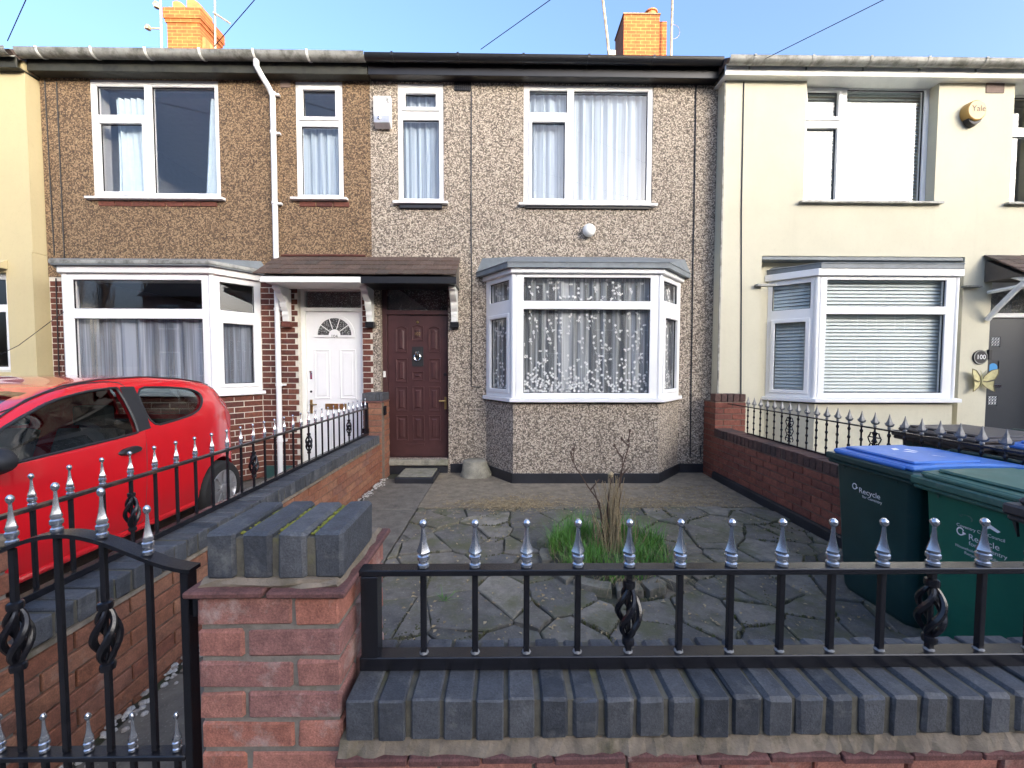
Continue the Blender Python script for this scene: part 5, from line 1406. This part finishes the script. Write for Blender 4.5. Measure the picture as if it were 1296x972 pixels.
twigs = [[(0, 0, .04), (.02, .02, .42), (.055, .02, .62), (.11, .02, .83), (.125, .02, .97)], [(.03, 0, .04), (.05, 0, .40), (.06, .0, .66), (.075, 0, .80)],
    [(-.03, .03, .04), (-.10, .03, .42), (-.22, .03, .60), (-.30, .02, .73), (-.29, .02, .86)], [(-.30, .02, .74), (-.315, .02, .80)], [(.08, .02, .76), (.03, .02, .82), (.01, .02, .86)],
    [(.115, .02, .86), (.08, .02, .89), (.065, .02, .91)], [(-.16, .03, .52), (-.10, .03, .60)], [(.06, .02, .62), (.12, 0, .70)], [(-.01, 0, .04), (-.04, .0, .36), (-.02, 0, .60), (-.03, 0, .66)], [(-.05, .0, .05), (-.09, 0, .35), (-.15, 0, .55)]]
for tw_ in twigs:
    pts = [Vector((sx+a, sy+b, c)) for a, b, c in tw_]; q = []
    for i in range(len(pts)-1):
        for k in range(3): q.append(pts[i].lerp(pts[i+1], k/3) + Vector((rg.uniform(-.005, .005), rg.uniform(-.005, .005), 0)))
    q.append(pts[-1]); n = len(q)
    obj("twig", MB().tube(q, [.0066*(1-.5*k/n) for k in range(n)], 6), M['twig'], sh)
for a, b, c in ((.125, .02, .97), (.115, .02, .90), (-.30, .02, .83), (.01, .02, .86), (-.315, .02, .80), (.065, .02, .91)):
    obj("bud", MB().lathe([(.004, -.012), (.011, 0), (.004, .014)], (sx+a, sy+b, c), 7), M['twig'], sh)
stm = MB()
for k in range(130):
    a, r = rg.uniform(0, 6.3), abs(rg.gauss(0, .06)); x, y = sx+.0+r*math.cos(a)*1.3, sy+r*math.sin(a)
    h = rg.uniform(.15, .60) if r < .07 else rg.uniform(.1, .35); lx, ly = rg.gauss(0, .05), rg.gauss(0, .04)
    stm.tube([(x, y, .04), (x+lx*.4, y+ly*.4, .04+h*.5), (x+lx, y+ly, .04+h)], [.0035, .003, .002], 4)
tag(obj("dead_stems", stm, M['straw'], sh, weld=False), kind="stuff")
solo("dead_flower_head", MB().lathe([(.003, 0), (.018, .012), (.024, .03), (.012, .045)], (sx-.02, sy, .62), 8), M['straw'], "dried brown flower head on a stem in the round bed", "flower head", (sx-.02, sy, .62))
# weeds in joints
def weed(x, y, s, label, n=16):
    mb = MB()
    for k in range(n): blade(mb, x+rg.gauss(0, .02*s), y+rg.gauss(0, .02*s), .0, rg.uniform(.03, .09)*s, rg.uniform(.4, 1.6), rg.uniform(0, 6.3), .004*s, .6)
    solo("weed", mb, M['grass'], label, "weed", (x, y, 0), weld=False)
weed(1.24, -2.72, 1.3, "small weed tuft in the paving joint right of the round bed", 30)
weed(-.38, -3.05, 1.0, "small weed in the paving joint near the left finials", 14)
weed(-.34, -3.95, 1.1, "weed tuft behind the front railing beside its left post", 20)
weed(.1, -4.05, 1.1, "weed tuft behind the front railing between its second and third bars", 20)
# ================================================================== RED CAR
def boolean(a, b, op='DIFFERENCE'):
    for o in (a, b):
        if o.name not in COL.objects: COL.objects.link(o)
    md = a.modifiers.new("b", 'BOOLEAN'); md.object = b; md.operation = op; md.solver = 'EXACT'
    bpy.context.view_layer.update()
    dg = bpy.context.evaluated_depsgraph_get(); me = bpy.data.meshes.new_from_object(a.evaluated_get(dg)); a.modifiers.clear(); a.data = me
def lerp_tab(tab, s):
    if s <= tab[0][0]: return tab[0][1]
    for (a, va), (b, vb) in zip(tab[:-1], tab[1:]):
        if s <= b: t = (s-a)/(b-a); t = t*t*(3-2*t)*.35+t*.65; return va+(vb-va)*t
    return tab[-1][1]
car = thing("red_car", "bright red three-door hatchback parked nose-out on the left drive", "car", (-3.70, -2.72, -.07), None)
CW = .80; CXC = -3.67; CF = -4.42; CZ = -.07
TOP = [(0, .52), (.03, .62), (.12, .72), (.35, .80), (.62, .86), (.84, .925), (.93, .965), (1.25, 1.165), (1.55, 1.325), (1.75, 1.395), (2.05, 1.435), (2.4, 1.443), (2.75, 1.415), (3.0, 1.375), (3.12, 1.335), (3.22, 1.23), (3.32, 1.08), (3.38, .95), (3.41, .75), (3.42, .5)]
WID = [(0, .50), (.05, .60), (.2, .70), (.5, .765), (.9, .795), (1.6, .80), (2.6, .805), (3.0, .79), (3.25, .74), (3.38, .64), (3.42, .55)]
BELT = [(0, .50), (.3, .72), (.9, .895), (1.5, .935), (2.2, .985), (2.7, 1.04), (3.1, 1.06), (3.3, .98), (3.42, .48)]
def section(s, inset=0., floor=.20):
    zt = lerp_tab(TOP, s)-inset*1.1; w = lerp_tab(WID, s)-inset; zb = min(lerp_tab(BELT, s), zt-.04+inset)
    f = floor + (.10 if s < .06 or s > 3.38 else 0)
    ww = lambda z: w - max(0, z-zb)*.36 if z > zb else w*(1-.035*max(0, (.52-z)/.35)**2 - .02*max(0, (z-.62)/.4))
    pts = [(0, f), (w*.55, f), (w*.90, f), (w*.965, f+.03), (ww(f+.12), f+.12)]
    for k in range(1, 6): z = f+.12+(zb-f-.12)*k/5; pts.append((w*(1-.035*max(0, (.52-z)/.35)**2 - .02*max(0, (z-.62)/.4)**1), z))
    base = pts[-1][0]; hgt = max(zt-zb, .01); tum = .36*hgt
    rc = min(.10, hgt*.45)
    zc = zt-rc-.012
    for k in range(1, 5): t = k/4; pts.append((base-(zc-zb)*.34*t-.012*math.sin(PI*t)*-1, zb+(zc-zb)*t))
    xe = pts[-1][0]
    for k in range(1, 5): a = k/4*PI/2; pts.append((xe-rc*1.25*(1-math.cos(a)), zc+rc*math.sin(a)))
    xr = pts[-1][0]
    for k in range(1, 5): t = k/4; pts.append((xr*(1-t), zc+rc+.012*math.sin(t*PI/2)))
    return pts
def loft(inset, s0, s1, n, floor=.20):
    mb = MB(); rings = []
    ss = [s0+(s1-s0)*k/n for k in range(n+1)]
    for s in ss:
        p = section(s, inset, floor); ring = [(CXC+x, CF+s, CZ+z) for x, z in p] + [(CXC-x, CF+s, CZ+z) for x, z in p[-2:0:-1]]
        rings.append(mb._a(ring)); N = len(ring)
    for a, b in zip(rings[:-1], rings[1:]):
        for k in range(N): mb.f.append((a+k, a+(k+1) % N, b+(k+1) % N, b+k))
    mb.f.append(tuple(rings[0]+k for k in range(N))[::-1]); mb.f.append(tuple(rings[-1]+k for k in range(N)))
    return mb
def tmp(mb): o = bpy.data.objects.new("tmp", mb.mesh("tmp", None)); COL.objects.link(o); return o
def kill(*os):
    for o in os: bpy.data.objects.remove(o)
body = tmp(loft(0, 0, 3.42, 90))
cav = tmp(loft(.045, .95, 3.30, 40, .30))
boolean(body, cav)
def smooth_poly(pts, n=2):
    pts = [Vector(p) for p in pts]
    for _ in range(2):
        out = []
        for i in range(len(pts)):
            a, b = pts[i], pts[(i+1) % len(pts)]; out += [a.lerp(b, .22), a.lerp(b, .78)]
        pts = out
    return pts
FW = [(1.02, .945), (1.10, 1.015), (1.40, 1.185), (1.62, 1.285), (1.85, 1.335), (2.06, 1.352), (2.10, 1.345), (2.13, 1.01), (2.11, .992), (1.6, .962), (1.1, .932)]
QW = [(2.24, 1.02), (2.22, 1.345), (2.50, 1.335), (2.76, 1.305), (2.86, 1.265), (2.87, 1.20), (2.80, 1.115), (2.68, 1.07), (2.5, 1.045)]
def sideprism(poly, x0, x1):
    return MB().prism([(x0, CF+s, CZ+z) for s, z in poly], (x1-x0, 0, 0))
cut = []
for q in (smooth_poly(FW, 4), smooth_poly(QW, 5)):
    c = tmp(sideprism(q, CXC-1.2, CXC+1.2)); boolean(body, c); kill(c)
# windscreen and rear glass openings
ws = tmp(MB().prism([(CXC-.60, CF+.93, CZ+1.0), (CXC+.60, CF+.93, CZ+1.0), (CXC+.50, CF+1.60, CZ+1.36), (CXC-.50, CF+1.60, CZ+1.36)], (0, -.10, .30)))
ws2 = tmp(MB().prism([(CXC-.62, CF+.96, CZ+.93), (CXC+.62, CF+.96, CZ+.93), (CXC+.50, CF+1.60, CZ+1.28), (CXC-.50, CF+1.60, CZ+1.28)], (0, -.06, .20)))
boolean(body, ws2)
rg2 = tmp(MB().prism([(CXC-.52, CF+3.08, CZ+1.0), (CXC+.52, CF+3.08, CZ+1.0), (CXC+.44, CF+3.08, CZ+1.29), (CXC-.44, CF+3.08, CZ+1.29)], (0, .5, 0)))
boolean(body, rg2); kill(ws, ws2, rg2, cav)
for s in (.70, 3.03):
    for sd_ in (-1, 1):
        wc = tmp(MB().lathe([(.318, -.14), (.318, .20)], (CXC+sd_*(CW-.08), CF+s, CZ+.285), 32, axis='X')); boolean(body, wc); kill(wc)
# door cut from the near side
DP = [(1.00, .30), (1.06, .27), (2.10, .27), (2.14, .32), (2.19, .98), (2.165, 1.375), (2.05, 1.40), (1.83, 1.385), (1.60, 1.325), (1.36, 1.215), (1.02, 1.0), (.985, .80)]
DPs = smooth_poly(DP, 3)
cen = Vector((1.6, .75))
dshell = bpy.data.objects.new("tmpd", body.data.copy()); COL.objects.link(dshell)
pin = tmp(sideprism([cen+(p-cen)*.9955 for p in DPs], CXC+.40, CXC+1.2)); boolean(dshell, pin, 'INTERSECT')
pout = tmp(sideprism(DPs, CXC+.40, CXC+1.2)); boolean(body, pout)
kill(pin, pout)
def adopt(o, name, mat, parent):
    me = o.data; bm = bmesh.new(); bm.from_mesh(me); bmesh.ops.remove_doubles(bm, verts=bm.verts, dist=1e-4); 
    off = wloc(parent)
    for v in bm.verts: v.co -= off
    for f in bm.faces: f.smooth = True; f.material_index = 0
    for e in bm.edges:
        if len(e.link_faces) == 2 and e.calc_face_angle(0) > R(32): e.smooth = False
    me2 = bpy.data.meshes.new(name); bm.to_mesh(me2); bm.free(); me2.materials.append(mat)
    n = put(name, me2, parent); kill(o); return n
cb = adopt(body, "body", M['red'], car); cd_ = adopt(dshell, "door", M['red'], car)
def wz(s, z):       # half-width of the car's side at (s, z)
    p = section(s); best = None
    for (x0, z0), (x1, z1) in zip(p[3:-1], p[4:]):
        if min(z0, z1) <= z <= max(z0, z1) and abs(z1-z0) > 1e-6: best = x0+(x1-x0)*(z-z0)/(z1-z0); break
    return best if best is not None else .6
def sidepatch(poly, side, out):
    return [(CXC+side*(wz(s, z)+out), CF+s, CZ+z) for s, z in poly]
for side in (1, -1):
    for q, nm, par in ((FW, "window", cd_ if side == 1 else car), (QW, "quarter_window", car)):
        sp = smooth_poly(q, 5); c = sum(sp, Vector((0, 0)))/len(sp)
        rings = [[c+(p-c)*f for p in sp] for f in (1.03, .66, .33)]
        mb = MB(); idx = [mb._a(sidepatch(r, side, -.013)) for r in rings]; n = len(sp)
        ci = mb._a(sidepatch([c], side, -.013))
        for a, b in zip(idx[:-1], idx[1:]):
            for k in range(n): mb.f.append((a+k, a+(k+1) % n, b+(k+1) % n, b+k))
        for k in range(n): mb.f.append((idx[-1]+k, idx[-1]+(k+1) % n, ci))
        obj(nm, mb, M['carglass'], par, smooth=True)
        pts = sidepatch([c+(p-c)*1.0 for p in sp], side, -.004); 
        obj("window_seal", MB().tube(pts+pts[:1], .010, 6, cap=False), M['carplastic'], par, smooth=True)
    # black B pillar between the two windows
    bp_ = [(2.125, 1.00), (2.235, 1.015), (2.225, 1.352), (2.105, 1.355)]
    m_ = []
    for t in range(5):
        u = t/4; a = Vector(bp_[0]).lerp(Vector(bp_[3]), u); b = Vector(bp_[1]).lerp(Vector(bp_[2]), u); m_.append((a, b))
    mb = MB(); ia = [mb._a(sidepatch([a, b], side, .003)) for a, b in m_]
    for a, b in zip(ia[:-1], ia[1:]): mb.f.append((a, a+1, b+1, b))
    obj("pillar_trim", mb, M['carplastic'], car)
    hp = [(1.93, .865), (1.97, .895), (2.08, .905), (2.14, .88), (2.12, .85), (1.98, .838)]
    hb = MB(); a = hb._a(sidepatch(smooth_poly(hp, 3), side, .002)); b = hb._a(sidepatch([Vector((2.03, .872))+(p-Vector((2.03, .872)))*.8 for p in smooth_poly(hp, 3)], side, .026)); n = b-a
    for k in range(n): hb.f.append((a+k, a+(k+1) % n, b+(k+1) % n, b+k))
    hb.f.append(tuple(b+k for k in range(n))); obj("door_handle", hb, M['carplastic'], cd_ if side == 1 else car, smooth=True)
    mi = MB().lathe([(.03, -.05), (.085, -.035), (.095, .01), (.08, .06), (.03, .085)], (0, 0, 0), 14, axis='Y')
    for i, v_ in enumerate(mi.v): mi.v[i] = Vector((CXC+side*(.90+v_.x*1.15*side), CF+1.13+v_.y*.85, CZ+1.00+v_.z*.82))
    mi.tube([(CXC+side*.76, CF+1.12, CZ+.955), (CXC+side*.86, CF+1.12, CZ+.97)], .028, 8)
    obj("wing_mirror", mi, M['carplastic'], cd_ if side == 1 else car, smooth=True)
    for s in (.70, 3.03):
        wx = CXC+side*(CW-.075)
        wh = obj("wheel", MB().lathe([(.17, -.085), (.25, -.08), (.276, -.05), (.279, 0), (.276, .05), (.25, .08), (.185, .084), (.175, .05)], (wx, CF+s, CZ+.282), 36, axis='X'), M['rubber'], car, smooth=True)
        tr = MB(); tr.lathe([(.186, .052), (.186, .082), (.178, .086), (.172, .080), (.168, .056)], (wx, CF+s, CZ+.282), 32, axis='X').lathe([(.05, .05), (.05, .088), (.03, .093)], (wx, CF+s, CZ+.282), 16, axis='X')
        for q in range(9):
            a = 2*PI*q/9; c_, s_ = math.cos(a), math.sin(a); t_ = Vector((0, -s_, c_)); rd = Vector((0, c_, s_)); o_ = Vector((wx+.072, CF+s, CZ+.282))
            tr.prism([o_+rd*.045-t_*.012, o_+rd*.045+t_*.012, o_+rd*.172+t_*.022, o_+rd*.172-t_*.022], (.010, 0, 0))
        if side == -1: 
            for i, v_ in enumerate(tr.v): tr.v[i] = Vector((2*wx-v_.x, v_.y, v_.z))
        obj("wheel_trim", tr, M['alloy'], wh, smooth=True)
        obj("brake_disc", MB().lathe([(.168, .02), (.168, .05)], (wx, CF+s, CZ+.282), 24, axis='X'), M['black'], wh)
    tl = [(3.20, 1.20), (3.27, 1.10), (3.33, .93), (3.30, .84), (3.22, .86), (3.16, 1.02)]
    tb_ = MB(); sp = smooth_poly(tl, 3); a = tb_._a(sidepatch(sp, side, .003)); c = sum(sp, Vector((0, 0)))/len(sp); ci = tb_._a(sidepatch([c], side, .014)); n = len(sp)
    for k in range(n): tb_.f.append((a+k, a+(k+1) % n, ci))
    obj("tail_light", tb_, M['tailred'], car, smooth=True)
    hl_ = [(.10, .60), (.16, .70), (.42, .775), (.46, .72), (.30, .62)]
    tb_ = MB(); sp = smooth_poly(hl_, 3); a = tb_._a(sidepatch(sp, side, .003)); c = sum(sp, Vector((0, 0)))/len(sp); ci = tb_._a(sidepatch([c], side, .012)); n = len(sp)
    for k in range(n): tb_.f.append((a+k, a+(k+1) % n, ci))
    obj("headlight", tb_, M['lampclear'], car, smooth=True)
    # side rubbing crease along the sill
    obj("sill_skirt", MB().tube([(CXC+side*(wz(s, .26)+.004), CF+s, CZ+.25) for s in (1.03, 1.4, 1.8, 2.2, 2.68)], .022, 8), M['red'], car, smooth=True)
    obj("roof_strip", MB().tube([(CXC+side*(section(s)[-6][0]), CF+s, CZ+section(s)[-6][1]+.003) for s in [1.05+.12*k for k in range(18)]], .007, 6), M['carplastic'], car, smooth=True)
dsm = sidepatch(DPs, 1, -.004)
obj("door_seal", MB().tube(dsm+dsm[:1], .0055, 6, cap=False), M['carplastic'], car, smooth=True)
hs_ = sidepatch([Vector(p) for p in ((3.30, .80), (3.22, .95), (3.12, 1.12), (3.07, 1.25), (3.06, 1.33))], 1, -.002)
obj("hatch_seam", MB().tube(hs_, .004, 5), M['carplastic'], car)
bs_ = sidepatch([Vector(p) for p in ((2.72, .30), (3.0, .62), (3.2, .66), (3.36, .66))][1:], 1, -.002)
obj("bumper_seam", MB().tube(bs_, .0035, 5), M['carplastic'], car)
lk = sidepatch([Vector((2.03, .80))], 1, .002)[0]
obj("door_lock", MB().lathe([(.012, 0), (.010, .004)], lk, 10, axis='X'), M['brass'], cd_)
ws_ = MB(); gr = []
for k in range(7):
    s = .93+(1.66-.93)*k/6; hw = .61-.10*k/6
    gr.append(ws_._a([(CXC-hw+2*hw*j/8, CF+s, CZ+lerp_tab(TOP, s)-.012+.010*(1-(2*j/8-1)**2)) for j in range(9)]))
for a, b in zip(gr[:-1], gr[1:]):
    for j in range(8): ws_.f.append((a+j, a+j+1, b+j+1, b+j))
obj("windscreen", ws_, M['carglass'], car, smooth=True)
obj("rear_window", MB().poly([(CXC-.54, CF+3.345, CZ+.98), (CXC+.54, CF+3.345, CZ+.98), (CXC+.45, CF+3.16, CZ+1.30), (CXC-.45, CF+3.16, CZ+1.30)]), M['carglass'], car)
obj("bumper", MB().prism([(CXC-.62, CF+3.30, CZ+.30), (CXC+.62, CF+3.30, CZ+.30), (CXC+.56, CF+3.44, CZ+.30), (CXC-.56, CF+3.44, CZ+.30)], (0, 0, .22)), M['red'], car, bevel=.03, segs=3)
obj("bumper", MB().prism([(CXC-.60, CF+.14, CZ+.22), (CXC+.60, CF+.14, CZ+.22), (CXC+.48, CF-.015, CZ+.22), (CXC-.48, CF-.015, CZ+.22)], (0, 0, .24)), M['red'], car, bevel=.03, segs=3)
obj("dashboard", MB().box(CXC-.62, CXC+.62, CF+.98, CF+1.28, CZ+.70, CZ+.93), M['carplastic'], car, bevel=.05, segs=3)
for sx_ in (-.34, .34):
    se = MB().prism([(CXC+sx_-.23, CF+1.62, CZ+.42), (CXC+sx_-.23, CF+2.05, CZ+.38), (CXC+sx_-.23, CF+2.26, CZ+1.0), (CXC+sx_-.23, CF+2.16, CZ+1.03), (CXC+sx_-.23, CF+2.0, CZ+.56), (CXC+sx_-.23, CF+1.62, CZ+.56)], (.46, 0, 0))
    s_o = obj("seat", se, M['seatcloth'], car, bevel=.03, segs=2)
    obj("headrest", MB().box(CXC+sx_-.13, CXC+sx_+.13, CF+2.18, CF+2.27, CZ+1.04, CZ+1.20), M['seatcloth'], s_o, bevel=.03, segs=2)
obj("rear_seat", MB().prism([(CXC-.55, CF+2.62, CZ+.45), (CXC-.55, CF+2.98, CZ+.45), (CXC-.55, CF+3.08, CZ+.98), (CXC-.55, CF+2.95, CZ+1.0), (CXC-.55, CF+2.85, CZ+.6), (CXC-.55, CF+2.62, CZ+.6)], (1.1, 0, 0)), M['seatcloth'], car, bevel=.03)
obj("steering_wheel", MB().tube([(CXC-.34+.17*math.cos(2*PI*k/20), CF+1.36+.06*math.sin(2*PI*k/20), CZ+.88+.16*math.sin(2*PI*k/20)) for k in range(21)], .014, 6), M['carplastic'], car)
obj("number_plate", MB().box(CXC-.26, CXC+.26, CF+3.437, CF+3.447, CZ+.36, CZ+.47), M['yellow'], car)

# ================================================================== ACROSS THE ROAD (seen only in the window reflections; it shades the street)
def opposite(x0, x1, lab, zr, mat, cat="house"):
    h = thing("opposite_house", lab, cat, ((x0+x1)/2, -17.5, 0), "houses across the road")
    y0, y1 = -17.5, -25.5
    obj("wall", MB().box(x0, x1, y1+.1, y0-.01, -.1, 5.2), M[mat], h)
    obj("roof", MB().prism([(x0, y0+.35, 5.12), (x0, (y0+y1)/2, zr), (x0, y1-.3, 5.12)], (x1-x0, 0, 0)), M['roof'], h)
    n = max(1, int((x1-x0)/4.6)); wdt = (x1-x0)/n
    for k in range(n):
        for dz in (.9, 3.4):
            for dx in (.8, 2.9):
                f = obj("window", MB().box(x0+k*wdt+dx, x0+k*wdt+dx+1.1, y0-.005, y0+.03, dz, dz+1.3), M['upvc'], h)
                for q in (0.06, .58): obj("pane", MB().box(x0+k*wdt+dx+q, x0+k*wdt+dx+q+.46, y0+.031, y0+.036, dz+.07, dz+1.23), M['darkglass'], f)
    c = obj("chimney", MB().box(x0+1.5, x0+2.3, -21.9, -21.1, zr-.6, zr+.55), M['brick_house'], h)
M['darkglass'] = plain("dark_window_glass", (.02, .025, .03), .05, var=.05)
opposite(-19.5, -1.0, "long brick terrace across the road with slate roof, left part", 9.1, 'brick_house_s')
opposite(-.99, 18.5, "long brown terrace across the road with slate roof, middle part", 9.15, 'peb_left')
opposite(18.51, 46, "long brick terrace across the road with slate roof, right part", 9.12, 'brick_house_s')
opposite(46.01, 80, "long brick terrace across the road with slate roof, farthest right part", 9.12, 'brick_house_s')
rg = random.Random(77)
def poplar(x, y, h, label):
    t = thing("poplar_tree", label, "tree", (x, y, -.1), "bare poplars across the road")
    obj("trunk", MB().tube([(x, y, -.2), (x, y, h*.5), (x, y, h)], [.3, .18, .03], 8), M['bark'], t)
    mb = MB()
    for k in range(150):
        z = h*(.10+.85*rg.random()**.9); a = rg.uniform(0, 6.3); l = (1-z/h*.75)*h*.30*rg.uniform(.5, 1); sp = .16+.06*rg.random()
        p = Vector((x, y, z)); q = p+Vector((math.cos(a)*l*sp*1.6, math.sin(a)*l*sp*1.6, l)); mid = p.lerp(q, .45)+Vector((math.cos(a)*l*.07, math.sin(a)*l*.07, -.05*l))
        mb.tube([p, mid, q], [.05, .03, .008], 4, cap=False)
        for j in range(5):
            u = rg.uniform(.25, .95); s0 = mid.lerp(q, u); b = rg.uniform(0, 6.3); ll = l*.28*rg.uniform(.4, 1)
            mb.tube([s0, s0+Vector((math.cos(b)*ll*.3, math.sin(b)*ll*.3, ll))], [.018, .005], 3, cap=False)
    obj("crown", mb, M['bark'], t, weld=False)
for k, (x, y, h) in enumerate(((-50, -38, 15), (-45.5, -39, 16.5), (-41.5, -38, 15.5), (-37.5, -39, 16), (-34, -38, 14))):
    poplar(x, y, h, ["bare poplar across the road, farthest left of the row", "bare poplar across the road, second of the row", "bare poplar across the road, middle of the row", "bare poplar across the road, fourth and taller than its right neighbour", "bare poplar across the road, nearest the terrace end"][k])
flush_stuff()
# fix stray helper data
for o in list(bpy.data.objects):
    if o.name.startswith("tmp"): bpy.data.objects.remove(o)
